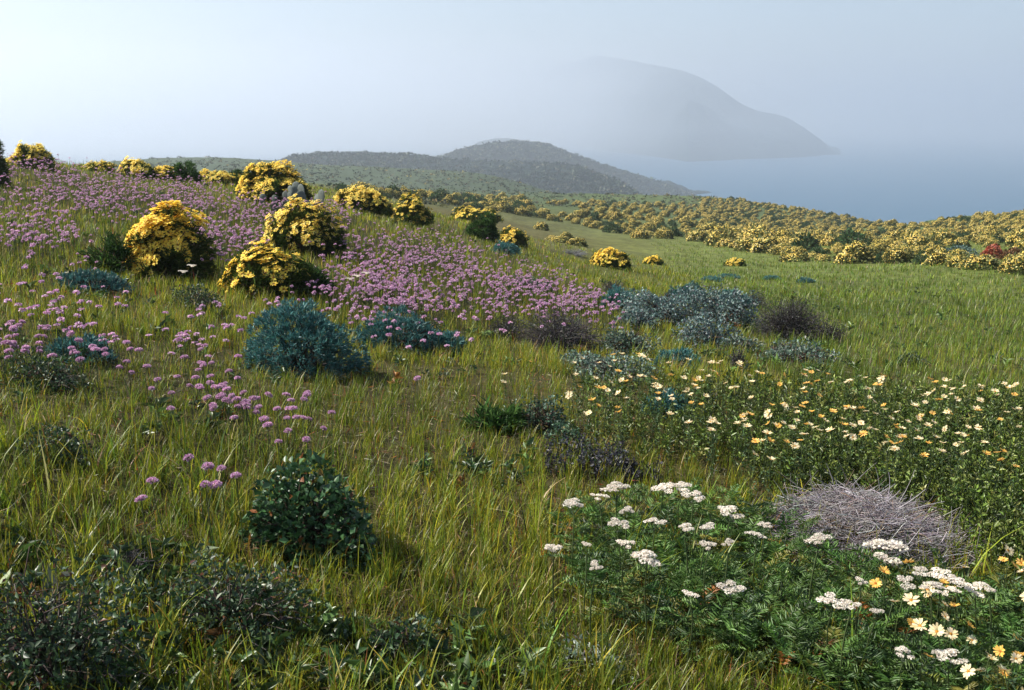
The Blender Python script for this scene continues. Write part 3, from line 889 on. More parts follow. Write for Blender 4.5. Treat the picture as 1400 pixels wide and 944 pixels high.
# ------------------------------------------------------------------ FAR FLOWERING SHRUBS
def far_variant(seed, yellow, n_leaf=520, n_fl=520):
    rng = np.random.default_rng(seed)
    f, y = Bag(), Bag()
    P, Nn = dome(n_leaf, 1, 1, .55, rng, .3, .35, 0, seed)
    leaves(f, P - Nn * .04, unit(Nn + rnd_dir(n_leaf, rng) * .7 + [0, 0, .2]), rng.uniform(.09, .16, n_leaf), rng.uniform(.05, .085, n_leaf),
           tint(n_leaf, [(3, (.11, .13, .045)), (2, (.15, .16, .055)), (1, (.07, .08, .035))] if yellow else [(3, (.05, .09, .04)), (2, (.07, .12, .05)), (1, (.08, .09, .055))], .2, rng), .2, .2, rng)
    if yellow:
        m_ = int(n_fl * 2.3)
        P, Nn = dome(m_, 1.02, 1.02, .57, rng, .3, .06, .05, seed)
        o = np.argsort(-(P[:, 2] + .10 * rng.normal(size=m_) - .38 * P[:, 0] + .12 * P[:, 1]))[:n_fl]
        P, Nn = P[o], Nn[o]
        d = rnd_dir(n_fl, rng); nr = unit(Nn * .9 + rnd_dir(n_fl, rng) * .55 + [-.25, 0, .35]); d = unit(np.cross(nr, d))
        leaves(y, P, d, rng.uniform(.03, .052, n_fl), rng.uniform(.03, .048, n_fl), tint(n_fl, PALEGOLD, .12, rng), .1, .1, rng, nr)
    return f, (y if yellow else None)


far_y = [far_variant(s, True) for s in range(8)]
far_g = [far_variant(50 + s, False) for s in range(4)]
far_y_m = [(f.mesh('foliage', M_FEATH), y.mesh('blossoms', M_PETAL)) for f, y in far_y]
far_g_m = [f.mesh('foliage', M_FEATH) for f, _ in far_g]

ZONES = [  # polygon in the photo, share of yellow, tries, size range, label, spacing
    ('belt', [(1070,352),(1150,338),(1260,330),(1420,326),(1420,372),(1380,374),(1320,368),(1240,362),(1080,358)], .84, 400, (.6, 1.25), 1.45,
     'yellow shrub in the front row along the right meadow edge', 'yellow shrubs edging the right meadow'),
    ('right', [(1196,322),(1240,310),(1300,301),(1400,291),(1480,286),(1480,330),(1300,334),(1150,340)], .82, 2600, (.5, 1.15), 1.8,
     'yellow shrub crowded on the far right hillside above the water', 'yellow shrubs on the far right hillside'),
    ('ridge', [(960,273),(1020,272),(1090,280),(1130,292),(1195,305),(1240,300),(1225,316),(1195,320),(1150,338),(1080,335),(1010,318),(960,300)], .76, 2600, (.6, 1.25), 2.0,
     'yellow shrub on the shaded ridge that drops to the notch of water', 'yellow shrubs on the ridge above the water'),
    ('centre', [(690,284),(760,278),(860,279),(960,280),(990,310),(960,328),(880,328),(800,310),(740,300)], .85, 1200, (.7, 1.4), 2.3,
     'yellow shrub dotting the far middle slope beyond the green meadow', 'yellow shrubs dotting the far middle slope'),
    ('lower', [(960,312),(1080,338),(1110,352),(1060,350),(990,338),(940,328)], .9, 170, (1.0, 1.6), 1.1,
     'yellow shrub along the lower fringe of the far middle slope', 'yellow shrubs along the lower fringe of the far slope'),
    ('plain', [(450,262),(560,268),(640,272),(720,276),(740,300),(690,292),(640,286),(580,272),(460,272)], .62, 330, (.9, 1.6), 1.3,
     'yellow shrub beyond the pink flower slope under the pale far hills', 'yellow shrubs beyond the pink flower slope'),
]
rng = np.random.default_rng(77)
placed, rec = [], []
fixed = [('lone', 740, 315, 22, 13, 'single small round yellow shrub between the meadow and the far slope', True),
         ('lone', 762, 331, 36, 9, 'pale low yellow shrub, left one of three close together in the meadow', True),
         ('lone', 775, 328, 20, 11, 'pale yellow shrub, middle one of three close together in the meadow', True),
         ('lone', 789, 336, 30, 13, 'dark bottomed yellow shrub, right one of three close together in the meadow', True),
         ('lone', 1226, 360, 36, 24, 'taller round yellow shrub in the front row, dark on its right side', True),
         ('lone', 1340, 368, 52, 24, 'broad bright yellow shrub in the front row left of the corner one', True),
         ('lone', 1392, 374, 52, 32, 'brightest yellow shrub in the front row at the right edge', True),
         ('lone', 1086, 358, 46, 20, 'yellow shrub at the left end of the front row', True),
         ('lone', 1172, 357, 38, 20, 'yellow shrub in the front row left of a taller round one', True),
         ('lone', 1272, 358, 34, 22, 'yellow shrub in the front row right of a taller round one', True)]
for z_, x, y, w_, h_, lb, yl in fixed:
    P, ok = hit(x, y); p = P[0]; s = w_ * float((p - EYE) @ FW) / FPX
    placed.append((p[0], p[1], s * .5)); rec.append([p, s, yl, lb, 'yellow shrubs standing apart in the far meadow', float(np.hypot(p[0], p[1])) - 50, (h_ / w_) / .56])
for nm, poly, share, tries, sz, gap, lb, grp in ZONES:
    pl = np.array(poly)
    x = rng.uniform(pl[:, 0].min(), pl[:, 0].max(), tries * 4); y = rng.uniform(pl[:, 1].min(), pl[:, 1].max(), tries * 4)
    k = inpoly(x, y, poly); x, y = x[k][:tries], y[k][:tries]
    P, ok = hit(x, y)
    for p, o, xx, yy in zip(P, ok, x, y):
        if abs(xx - 1362) < 36 and 338 < yy < 372: continue
        if not o or np.hypot(p[0], p[1]) > 330 or (nm == 'plain' and np.hypot(p[0], p[1]) < 48): continue
        s = rng.uniform(*sz) * rng.choice([.7, 1, 1.15])
        if any((p[0] - a) ** 2 + (p[1] - b) ** 2 < (gap * .62 * (s + c)) ** 2 * .55 for a, b, c in placed): continue
        if nm == 'centre' and N2(p[0] * .06, p[1] * .06) < -.35: continue
        placed.append((p[0], p[1], s * .5))
        rec.append([p, s, rng.random() < share, lb, grp, float(np.hypot(p[0], p[1])) / s, 1.0])
# the ones that show largest are objects of their own
rec.sort(key=lambda r: r[5])
merged_f, merged_y = Bag(), Bag()
ny = ng = 0
for i, (p, s, yl, lb, grp, _, hs) in enumerate(rec):
    rz = rng.uniform(-.5, .5)
    if (yl and ny < 262) or (not yl and ng < 120):
        if yl:
            t = thing(YS, lb, 'shrub', (p[0], p[1], p[2] - .04), grp, rz, (s, s, s * hs * rng.uniform(.75, 1.1)))
            v = far_y_m[ny % 8]; link('foliage', v[0], t); link('blossoms', v[1], t); ny += 1
        else:
            t = link(GB, far_g_m[ng % 4]); t.location = (p[0], p[1], p[2] - .04); t.rotation_euler = (0, 0, rz); t.scale = (s, s, s * rng.uniform(.8, 1.1)); ng += 1
            props(t, lb.replace('yellow shrub', 'dark green bush without flowers', 1), 'bush', grp.replace('yellow shrubs', 'dark green bushes'))
    else:
        f, y = far_y[i % 8] if yl else far_g[i % 4]
        ca, sa = math.cos(rz), math.sin(rz)
        R = np.array([[ca, -sa, 0], [sa, ca, 0], [0, 0, 1.0]]) * s
        merged_f.add(np.concatenate(f.V) @ R.T + p, np.concatenate(f.F3), np.concatenate(f.C))
        if y is not None: merged_y.add(np.concatenate(y.V) @ R.T + p, np.concatenate(y.F3), np.concatenate(y.C))
print('far shrubs', len(rec), 'yellow things', ny, 'green', ng)
if merged_f.n:
    props(link('far_shrub_foliage', merged_f.mesh('far_shrub_foliage', M_FEATH)), 'mass of small shrub foliage on the farthest flowery slopes', 'shrubbery', kind='stuff')
if merged_y.n:
    props(link('far_shrub_blossoms', merged_y.mesh('far_shrub_blossoms', M_PETAL)), 'mass of yellow blossoms on the farthest flowery slopes', 'flowers', kind='stuff')

# red bush, brown bush and a teal patch in the right belt
for lb, x, y, w_, h_, pal in (('small bright red bush among yellow shrubs at the right edge', 1354, 352, 30, 16, [(1, (.55, .15, .09)), (.6, (.42, .11, .07))]),
                              ('brown bush beside the small red one among yellow shrubs', 1380, 357, 40, 16, [(1, (.16, .075, .03)), (1, (.10, .06, .025))]),
                              ('dull teal bush left of the small red one', 1302, 352, 70, 14, [(1, (.06, .11, .095)), (1, (.09, .14, .12))])):
    P, _ = hit(x, y); p = P[0]; k = float((p - EYE) @ FW) / FPX
    b = Bag(); n = 900
    Q, Nn = dome(n, w_ * k, w_ * k * .6, h_ * k * 1.1, rng, .25, .3, 0, 3)
    leaves(b, Q, unit(Nn + rnd_dir(n, rng)), .09, .045, tint(n, pal, .2, rng), .2, .1, rng)
    o = link('small_bush', b.mesh('small_bush', M_LEAF)); o.location = (p[0], p[1], p[2] - .03)
    props(o, lb, 'bush')

# scrub that nobody could count on the plain and the hazy hills' near foot
b = Bag()
n = 4200
x = rng.uniform(150, 1010, n); y = rng.uniform(214, 284, n)
P, ok = hit(x, y); r = np.hypot(P[:, 0], P[:, 1])
P = P[ok & (r > 75)]; n = len(P)
k = 7
s = rng.uniform(.2, .6, n) * np.clip(np.hypot(P[:, 0], P[:, 1]) / 200, .7, 1.5)
PP = np.repeat(P, k, 0) + rng.normal(size=(n * k, 3)) * np.repeat(s, k)[:, None] * [.4, .4, .12] + [0, 0, .1]
ss = np.repeat(s, k)
col = np.repeat(tint(n, [(4, (.055, .068, .042)), (3, (.10, .105, .07)), (.8, (.22, .19, .08)), (.5, (.035, .05, .035))], .2, rng), k, 0)
leaves(b, PP, unit(rnd_dir(n * k, rng) * [1, 1, .6] + [0, 0, .5]), ss * .8, ss * .55, col, .2, .1, rng)
props(link('scrub', b.mesh('scrub', M_SCRUB)), 'low scrub dotting the plain under the hazy hills', 'scrub', kind='stuff')

b = Bag()
for (S_, fr), n, sc in zip(HILLS[:2], (6500, 7000), (2.2, 2.8)):
    a = rng.uniform(0, S_.shape[0] - 1.001, n); c = rng.uniform(8, S_.shape[1] - 1.001, n)
    i, j = a.astype(int), c.astype(int); f, g = (a - i)[:, None], (c - j)[:, None]
    P = S_[i, j] * (1 - f) * (1 - g) + S_[i + 1, j] * f * (1 - g) + S_[i, j + 1] * (1 - f) * g + S_[i + 1, j + 1] * f * g
    P = P[(fbm(P[:, 0] * .012, P[:, 1] * .012, 3) + .35 * rng.normal(size=n) > -.15) & (P[:, 2] > SEA_Z + 4)]; n = len(P); k = 5
    s = sc * rng.uniform(.5, 1.2, n)
    PP = np.repeat(P, k, 0) + rng.normal(size=(n * k, 3)) * np.repeat(s, k)[:, None] * [.5, .5, .12] + [0, 0, .3]
    col = np.repeat(tint(n, [(4, (.018, .036, .026)), (2, (.03, .05, .035)), (1.4, (.11, .12, .08))], .2, rng), k, 0)
    leaves(b, PP, unit(rnd_dir(n * k, rng) * [1, 1, .6] + [0, 0, .5]), np.repeat(s, k), np.repeat(s, k) * .7, col, .2, .1, rng)
props(link('hill_brush', b.mesh('hill_brush', M_SCRUB)), 'dark brush speckling the hazy hills by the sea', 'scrub', kind='stuff')

# ------------------------------------------------------------------ PINK FLOWERS
PINK = [(3, (.55, .29, .47)), (2, (.66, .43, .58)), (1, (.40, .17, .35)), (1.2, (.76, .60, .70))]


def pink_head(seed, n, R=.0215, fl=.0105):
    rng = np.random.default_rng(seed)
    b = Bag()
    u = rnd_dir(n, rng); u[:, 2] = np.abs(u[:, 2]) * 1.0 - .12; u = unit(u)
    P = u * R * .62 * np.array([1, 1, .5])
    if n > 40:   # small five-petalled florets
        k = 4
        PP = np.repeat(P, k, 0); DD = unit(np.repeat(u, k, 0) * 1.0 + rnd_dir(n * k, rng) * .75)
        leaves(b, PP, DD, rng.uniform(.8, 1.2, n * k) * fl, fl * .55, tint(n * k, PINK, .15, rng), .25, .1, rng)
    else:
        leaves(b, P * .8, unit(u + rnd_dir(n, rng) * .8), R * .75, R * .65, tint(n, PINK, .15, rng), .2, .1, rng)
    return b


def stem_mesh(seed, r=.0018, bend=.06):
    rng = np.random.default_rng(seed)
    b = Bag(); t = np.linspace(0, 1, 6)
    path = np.stack([bend * np.sin(t * 2.2) * rng.normal() * t, bend * t * t * rng.normal() - 0 * t, t], 1)
    path[:, :2] -= path[-1, :2] * t[:, None]
    tubes(b, path[None], np.full((1, 6), r), np.array([.06, .085, .03]), 4)
    return b.mesh('stem', M_LEAF)


heads = [pink_head(s, 60).mesh('flower_head', M_PETAL) for s in range(6)]
heads_m = [pink_head(20 + s, 26) for s in range(6)]
stems = [stem_mesh(s) for s in range(4)]


def sample(poly, n, dens=None):
    pl = np.array(poly, float)
    x = rng.uniform(pl[:, 0].min(), pl[:, 0].max(), n * 6); y = rng.uniform(pl[:, 1].min(), pl[:, 1].max(), n * 6)
    k = inpoly(x, y, poly)
    if dens is not None: k &= rng.random(len(x)) < dens(x, y)
    x, y = x[k], y[k]
    return x[:n], y[:n]


lab = {'crest': ('pink flower head in the densest band below the left skyline', 'pink flowers below the left skyline'),
       'drift': ('pink flower head in the drift running down beside the yellow shrubs', 'pink flowers drifting down beside the yellow shrubs'),
       'low': ('pink flower head in the lower drifts above the dark brown brush', 'pink flowers in the lower drifts above the brush'),
       'left': ('pink flower head scattered in tall grass on the open left slope', 'pink flowers scattered on the left slope'),
       'clus': ('pink flower head in the loose cluster just below the big blue bush', 'pink flowers clustered below the blue bush')}
lump = lambda s, lo: (lambda x, y: np.clip(.4 + 1.7 * fbm(x * s, y * s * 2, 3) + lo, 0.03, 1))
px_l, py_l, zn = [], [], []
for z_, poly, n, dn in (
    ('crest', [(-120,212),(0,212),(60,216),(130,230),(200,240),(280,250),(330,262),(480,280),(500,310),(470,335),(400,310),(320,290),(160,290),(100,270),(-120,262)], 2700, lump(.03, .25)),
    ('crest', [(-120,255),(60,262),(160,285),(330,292),(380,330),(300,350),(180,300),(100,330),(-120,335)], 800, lump(.035, .05)),
    ('drift', [(460,288),(520,304),(600,320),(700,345),(800,390),(850,418),(780,412),(700,395),(600,385),(500,385),(470,345)], 1400, lump(.03, .15)),
    ('drift', [(270,290),(360,300),(360,340),(300,345),(260,320)], 200, None),
    ('low', [(470,370),(600,385),(720,395),(850,410),(840,428),(720,425),(620,420),(470,410)], 420, lump(.028, .1)),
    ('low', [(440,345),(480,350),(560,410),(470,415),(400,400),(430,385)], 170, None),
    ('left', [(-100,330),(120,345),(160,400),(330,410),(340,470),(200,490),(-100,470)], 200, lump(.025, .1)),
    ('left', [(330,405),(560,405),(640,470),(520,470),(460,430),(340,420)], 60, None),
    ('left', [(-60,470),(200,480),(320,490),(280,560),(150,560),(-60,520)], 22, None),
    ('clus', [(230,495),(300,490),(420,540),(430,600),(370,600),(300,560),(250,530)], 58, None)):
    x, y = sample(poly, n, dn)
    x = x + rng.normal(0, 9, len(x)); y = y + rng.normal(0, 7, len(y)) + (np.abs(rng.normal(0, 14, len(y))) * (rng.random(len(y)) < .3) if z_ in ('drift', 'low') else 0)
    px_l.append(x); py_l.append(y); zn += [z_] * len(x)
x = np.concatenate(px_l); y = np.concatenate(py_l)
hgt = rng.uniform(.12, .26, len(x))
P, ok = hit(x, y, hgt)
near_p = [(200, 686, .30, 'lone pink flower head farthest down the slope, nearest the viewer'), (229, 653, .33, 'pink flower head just above the lone lowest one'),
          (265, 628, .34, 'topmost pink flower head of the small group beside the shiny leafy bush'), (289, 636, .3, 'small pink flower head beside the topmost of the small group'),
          (305, 638, .3, 'pink flower head over a touching pair in the small group'), (325, 650, .3, 'pink flower head closest to the shiny leafy bush'),
          (291, 659, .29, 'upper head of the touching pink pair in the small group'), (281, 667, .28, 'lower head of the touching pink pair in the small group'),
          (449, 565, .3, 'single pink flower head right of the loose cluster'), (577, 517, .26, 'single pink flower head in grass right of the big blue bush')]
order = np.argsort(np.where(ok, np.hypot(P[:, 0], P[:, 1]), 1e9))
order = order[:int(ok.sum())]


def flower_thing(p, h, label, group, i, parts=True):
    lean = rng.normal(0, .09, 2)
    if parts:
        t = thing('pink_flower', label, 'flower', p, group, rng.uniform(0, TAU))
        s = link('stem', stems[i % 4], t); s.scale = (1, 1, h)
        f = link('flower_head', heads[i % 6], t); f.location = (0, 0, h); f.scale = (1, 1, rng.uniform(.85, 1.1))
        k = rng.uniform(.7, 1.05); f.scale = (k, k, k * rng.uniform(.8, 1))
        f.rotation_euler = (lean[0] * 2, lean[1] * 2, rng.uniform(0, TAU)); t.rotation_euler = (lean[0], lean[1], rng.uniform(0, TAU))
    else:
        t = link('pink_flower', whole[i % 6]); t.location = p; t.rotation_euler = (lean[0], lean[1], rng.uniform(0, TAU)); k = h / .25; t.scale = (1, 1, k)
        props(t, label, 'flower', group)
    return t


whole = []
for s in range(6):
    b = Bag(); hb = pink_head(40 + s, 30)
    b.add(np.concatenate(hb.V) * .95 + [0, 0, .25], np.concatenate(hb.F3), np.concatenate(hb.C))
    t_ = np.linspace(0, 1, 4)
    tubes(b, np.stack([.01 * t_, .0 * t_, .25 * t_], 1)[None], np.full((1, 4), .002), np.array([.06, .085, .03]), 3)
    whole.append(b.mesh('pink_flower', M_PETAL))
for i, (xx, yy, h, lb) in enumerate(near_p):
    Pn, o = hit(xx, yy, h); flower_thing(Pn[0], h, lb, 'pink flowers of the nearest small group', i)
for n_, i in enumerate(order[:290]):
    lb, gr = lab[zn[i]]
    flower_thing(P[i], hgt[i], lb, gr, n_, n_ < 130)
b = Bag()
rest = order[290:]
R = np.hypot(P[rest, 0], P[rest, 1])
for v in range(6):
    k = rest[v::6]
    up = unit(rng.normal(size=(len(k), 3)) * .25 + [0, 0, 1])
    scatter(b, heads_m[v], P[k] + np.stack([0 * hgt[k], 0 * hgt[k], hgt[k]], 1), up, rng.uniform(.55, 1.05, len(k)), rng)
t_ = np.linspace(0, 1, 3)[None, :, None]
st = P[rest][:, None] + np.array([0, 0, 1.0]) * hgt[rest][:, None, None] * t_
tubes(b, st, np.full((len(rest), 3), .002), np.array([.055, .08, .03]), 3)
props(link('pink_flower_drift', b.mesh('pink_flower_drift', M_PETAL)), 'countless pink flower heads massed over the upper left slope', 'flowers', kind='stuff')
print('pink flowers', len(order))

# ------------------------------------------------------------------ YARROW
CREAM = [(3, (.78, .71, .62)), (2, (.82, .77, .70)), (1, (.66, .58, .49))]


def yarrow_head(seed, nsub):
    """Flat-topped head: sub-umbels of tiny florets on short rays."""
    rng = np.random.default_rng(seed)
    fl, rays = Bag(), Bag()
    c = np.concatenate([[[0, 0]], rng.uniform(-1, 1, (nsub * 4, 2))]); keep = [c[0]]
    for q in c[1:]:
        if len(keep) < nsub and (q ** 2).sum() < 1 and min(np.hypot(*(q - k)) for k in keep) > .48: keep.append(q)
    R = .034
    for q in np.array(keep):
        o = np.array([q[0] * R, q[1] * R, -.005 * (q ** 2).sum() + rng.normal(0, .0025) - (.012 if rng.random() < .15 else 0)])
        r = rng.uniform(.013, .019); m_ = 80
        a = rng.random(m_) * TAU; rr_ = np.sqrt(rng.random(m_)) * r
        p = o + np.stack([np.cos(a) * rr_, np.sin(a) * rr_, .004 * (1 - (rr_ / r) ** 2) + rng.normal(0, .0008, m_)], 1)
        dd = unit(np.stack([np.cos(a * 7), np.sin(a * 7), rng.normal(.1, .25, m_)], 1))
        leaves(fl, p - dd * .003, dd, .0068, .006, tint(m_, CREAM, .08, rng), .15, .05, rng)
        t = np.linspace(0, 1, 4)[None, :, None]
        path = np.array([0, 0, -.045]) * (1 - t) + o * t + np.array([q[0], q[1], 0]) * .008 * t * (1 - t) * 4
        tubes(rays, path, np.full((1, 4), .0011), np.array([.09, .12, .07]), 3)
    return fl.mesh('flower_head', M_PETAL), rays.mesh('rays', M_LEAF)


def fern(bag, P, D, L, rng, pal, pairs=9):
    """Feathery leaves from P along D: a rib with rows of narrow leaflets."""
    n = len(P); D = unit(D)
    S = unit(np.cross(D, np.array([0, 0, 1.0]) + rnd_dir(n, rng) * .35)); Nn = np.cross(S, D)
    t = np.linspace(.12, 1, pairs)
    L = np.broadcast_to(L, n)
    rib = P[:, None] + D[:, None] * (L[:, None] * t)[..., None] - np.array([0, 0, 1.0]) * (L[:, None] * .3 * t ** 2)[..., None]
    wl = (np.sin(np.clip(t * .93 + .09, 0, 1) * math.pi) ** .6 * .22)[None, :] * L[:, None]
    col = tint(n, pal, .2, rng)
    for sg in (-1, 1):
        dd = unit(S[:, None] * sg + D[:, None] * .55 + Nn[:, None] * .2 + rng.normal(size=(n, pairs, 3)) * .15)
        leaves(bag, rib.reshape(-1, 3), dd.reshape(-1, 3), (wl * rng.uniform(.8, 1.2, wl.shape)).ravel(), np.repeat(L * (.055 if pairs < 15 else .03), pairs), np.repeat(col, pairs, 0), .15, .2, rng)


YPAL = [(3, (.07, .14, .028)), (2, (.10, .18, .035)), (1, (.04, .08, .022)), (.5, (.17, .17, .03))]
yh = [yarrow_head(s, 5 + s % 4) for s in range(7)]
yl_m = []
for s in range(4):
    b = Bag(); r_ = np.random.default_rng(s)
    k = 9; z = r_.uniform(.08, .8, k); a = r_.random(k) * TAU
    fern(b, np.stack([0 * z, 0 * z, z * .3], 1), np.stack([np.cos(a), np.sin(a), np.full(k, .5)], 1), .075 * (1.15 - z), r_, YPAL, 8)
    yl_m.append(b.mesh('leaves', M_LEAF))
ystem = [stem_mesh(60 + s, .0026, .05) for s in range(3)]
YAR = [(785,688,35),(820,677,24),(843,664,40),(857,696,18),(845,716,30),(895,712,28),(757,748,25),(802,743,14),(856,741,24),(885,760,44),
       (907,665,30),(933,665,30),(948,676,30),(937,720,24),(966,719,26),(968,743,21),(996,740,18),(999,698,34),(1035,731,32),(1046,717,18),
       (1000,801,38),(945,811,26),(814,772,20),(1120,734,36),(1214,748,58),(1256,780,30),(1238,795,27),(1285,783,36),(1310,793,34),(1335,802,36),
       (1275,800,34),(1300,806,22),(1355,807,15),(1138,821,38),(1163,825,28),(1198,834,19),(1178,793,16),(1236,890,26),(1299,895,40),(1280,893,12)]
YLAB = {0: 'broad white yarrow head at the upper left of the patch', 1: 'small white yarrow head between a broad one and the topmost one',
        2: 'topmost white yarrow head, beside the purple sprigs', 6: 'white yarrow head farthest left, standing alone over the grass',
        7: 'tiny white yarrow head near the lone left one', 9: 'largest white yarrow head of the left half, made of stacked domes',
        18: 'white yarrow head at the left end of the grey twig heap', 20: 'white yarrow head low in the dark ferny leaves below the patch centre',
        21: 'smaller white yarrow head low in the ferny leaves, left of a larger one', 22: 'greyish unopened yarrow head at the lower left of the patch',
        23: 'white yarrow head in front of the middle of the twig heap', 24: 'biggest yarrow head, in front of the right half of the twig heap',
        33: 'left one of a low pair of white yarrow heads under the twig heap', 34: 'right one of a low pair of white yarrow heads under the twig heap',
        35: 'little round yarrow head right of the low pair', 37: 'dull yarrow head second lowest near the bottom right daisies',
        38: 'lowest large yarrow head near the bottom right daisies', 39: 'smallest yarrow head touching the lowest large one',
        36: 'small dull yarrow head below the biggest one', 17: 'white yarrow head of clustered small domes just left of the twig heap',
        10: 'left one of three yarrow heads in a row at the patch top', 11: 'middle one of three yarrow heads in a row at the patch top',
        12: 'right one of three yarrow heads in a row at the patch top', 3: 'small white yarrow head below the topmost one',
        4: 'white yarrow head midway between the topmost and the stacked one', 5: 'rounded white yarrow head in the middle of the left half',
        8: 'white yarrow head just above left of the stacked one', 13: 'left one of two level yarrow heads in the middle of the patch',
        14: 'right one of two level yarrow heads in the middle of the patch', 15: 'yarrow head below the two level ones',
        16: 'small yarrow head beside the one below the two level ones', 19: 'small yarrow head just above the one at the twig heap end'}
for i, (xx, yy, w_) in enumerate(YAR):
    h = rng.uniform(.27, .36) if yy < 860 else .24
    Pn, _ = hit(xx, yy, h); p = Pn[0]
    k = w_ * float((p + [0, 0, h] - EYE) @ FW) / FPX / .082
    t = thing('yarrow_plant', YLAB.get(i, 'white yarrow head in the tight row right of the biggest one'), 'yarrow', p, 'white yarrow plants', rng.uniform(0, TAU))
    s = link('stem', ystem[i % 3], t); s.scale = (1, 1, h - .04)
    l = link('leaves', yl_m[i % 4], t); l.scale = (1, 1, h / .33)
    hd, ra = yh[i % 7]
    f = link('flower_head', hd, t); f.location = (0, 0, h); f.scale = (k, k, max(.8, k * .9)); f.rotation_euler = (rng.normal(0, .1), rng.normal(0, .1), rng.uniform(0, TAU))
    r_ = link('rays', ra, f)
for xx, yy, lb in ((250, 371, 'left one of two white yarrow heads under the big golden shrub'), (262, 363, 'right one of two white yarrow heads under the big golden shrub'),
                   (488, 377, 'left white yarrow head among lower pink flowers'), (500, 373, 'right white yarrow head among lower pink flowers'), (478, 381, 'lowest white yarrow head among lower pink flowers')):
    Pn, _ = hit(xx, yy, .3)
    t = thing('yarrow_plant', lb, 'yarrow', Pn[0], 'white yarrow on the left slope')
    s = link('stem', ystem[0], t); s.scale = (1, 1, .26)
    f = link('flower_head', yh[0][0], t); f.location = (0, 0, .3)
YPOLY = [(765,720),(800,690),(850,685),(960,668),(1040,695),(1090,728),(1180,780),(1330,806),(1440,800),(1440,1000),(1180,960),(980,880),(860,850),(790,800)]
b = Bag(); x, y = sample([(a, c + 25) for a, c in YPOLY], 1900)
P, ok = hit(x, y); P = P[ok]; n = len(P)
a = rng.random(n) * TAU; el = rng.uniform(.25, 1.4, n)
P = P + np.stack([0 * a, 0 * a, rng.uniform(0, .10, n)], 1)
fern(b, P, np.stack([np.cos(a), np.sin(a), el], 1), rng.uniform(.09, .2, n), rng, YPAL + [(.06, (.30, .11, .02))], 19)
props(link('yarrow_foliage', b.mesh('yarrow_foliage', M_LEAF)), 'deep green ferny leaves under the white yarrow', 'foliage', kind='stuff')

# ------------------------------------------------------------------ CREAM AND ORANGE DAISIES
DCREAM = [(3, (.85, .70, .42)), (2, (.86, .75, .52)), (1, (.84, .64, .30))]
DOR = [(3, (.82, .50, .12)), (2, (.80, .44, .08)), (1, (.84, .58, .20))]


def dset(cols, disc, seeds):
    r = []
    for s in seeds:
        g = np.random.default_rng(s)
        pt, d = daisy_arrays(14, .026, cols, disc, g, .18 + .25 * g.random(), .34, .26)
        r.append((pt.mesh('petals', M_PETAL), d.mesh('disc', M_PETAL)))
    return r


dm = {'c': dset(DCREAM, (.55, .24, .03), range(5)), 'o': dset(DOR, (.45, .15, .02), range(10, 14))}
dst = [stem_mesh(80 + s, .0016, .08) for s in range(4)]
dleaf = []
for s in range(3):
    b = Bag(); g = np.random.default_rng(90 + s); k = 14; z = g.uniform(.1, .85, k); a = g.random(k) * TAU
    leaves(b, np.stack([0 * z, 0 * z, z], 1) * [1, 1, 1], np.stack([np.cos(a), np.sin(a), np.full(k, 1.2)], 1) * [.05, .05, .05], g.uniform(.02, .04, k), .01, tint(k, [(1, (.045, .085, .03))], .2, g), .2, .2, g)
    dleaf.append(b.mesh('leaves', M_LEAF))


def daisy(xx, yy, w_, kind, h, label, group, i, tilt=None):
    Pn, o = hit(xx, yy, h); p = Pn[0]
    if not o[0]: return
    dep = float((p + [0, 0, h] - EYE) @ FW)
    k = np.clip(w_ * dep / FPX / .052, .6, 1.7)
    t = thing('daisy', label, 'daisy', p, group, rng.uniform(0, TAU))
    s = link('stem', dst[i % 4], t); s.scale = (1, 1, h)
    l = link('leaves', dleaf[i % 3], t); l.scale = (1, 1, h)
    pt, d = dm[kind][i % len(dm[kind])]
    q = link('petals', pt, t); q.location = (0, 0, h); q.scale = (k, k, k)
    tl = tilt or (rng.normal(0, .3), rng.normal(0, .3)); q.rotation_euler = (tl[0], tl[1], rng.uniform(0, TAU))
    e = link('disc', d, t); e.location = (0, 0, h); e.scale = (k, k, k); e.rotation_euler = q.rotation_euler


ND = [(1208,782,18,'o','orange daisy upper left of the tight yarrow row'),(1197,798,18,'o','orange daisy lower left of the tight yarrow row'),(1242,769,16,'o','orange daisy just above the tight yarrow row'),
      (1268,806,20,'c','cream daisy set in the tight yarrow row'),(1290,797,12,'o','small orange daisy in the middle of the tight yarrow row'),(1318,776,15,'c','cream daisy tilted up over the tight yarrow row'),
      (1221,823,17,'c','cream daisy left of a wider one, below the tight yarrow row'),(1246,821,23,'c','widest cream daisy, below the tight yarrow row'),(1305,829,14,'o','orange daisy alone below the right end of the yarrow row'),
      (1258,856,22,'c','left one of three cream daisies in a row'),(1281,864,22,'c','middle one of three cream daisies in a row'),(1300,867,18,'c','right one of three cream daisies in a row'),
      (1378,753,18,'c','cream daisy above two orange ones at the right edge'),(1372,766,14,'o','orange daisy right under a cream one at the right edge'),(1396,770,14,'o','orange daisy cut by the right edge'),
      (1368,891,12,'o','small orange daisy low by the right edge'),(1389,901,17,'c','cream daisy seen from the side low at the right edge'),(1324,918,20,'c','cream daisy facing the viewer at the bottom, left of two'),
      (1373,917,21,'c','cream daisy facing the viewer at the bottom, right of two'),(1325,855,10,'o','half open orange daisy right of three cream ones')]
for i, (xx, yy, w_, kd, lb) in enumerate(ND):
    daisy(xx, yy, w_, kd, rng.uniform(.24, .30), lb, 'nearest cream and orange daisies', i, (.75 + rng.normal(0, .1), rng.normal(0, .2)) if yy > 840 else None)
DPOLY = [(775,492),(860,482),(1000,495),(1090,505),(1190,508),(1300,520),(1440,520),(1440,680),(1350,672),(1330,630),(1150,622),(1040,635),(1000,600),(900,590),(860,560),(800,575),(770,530)]
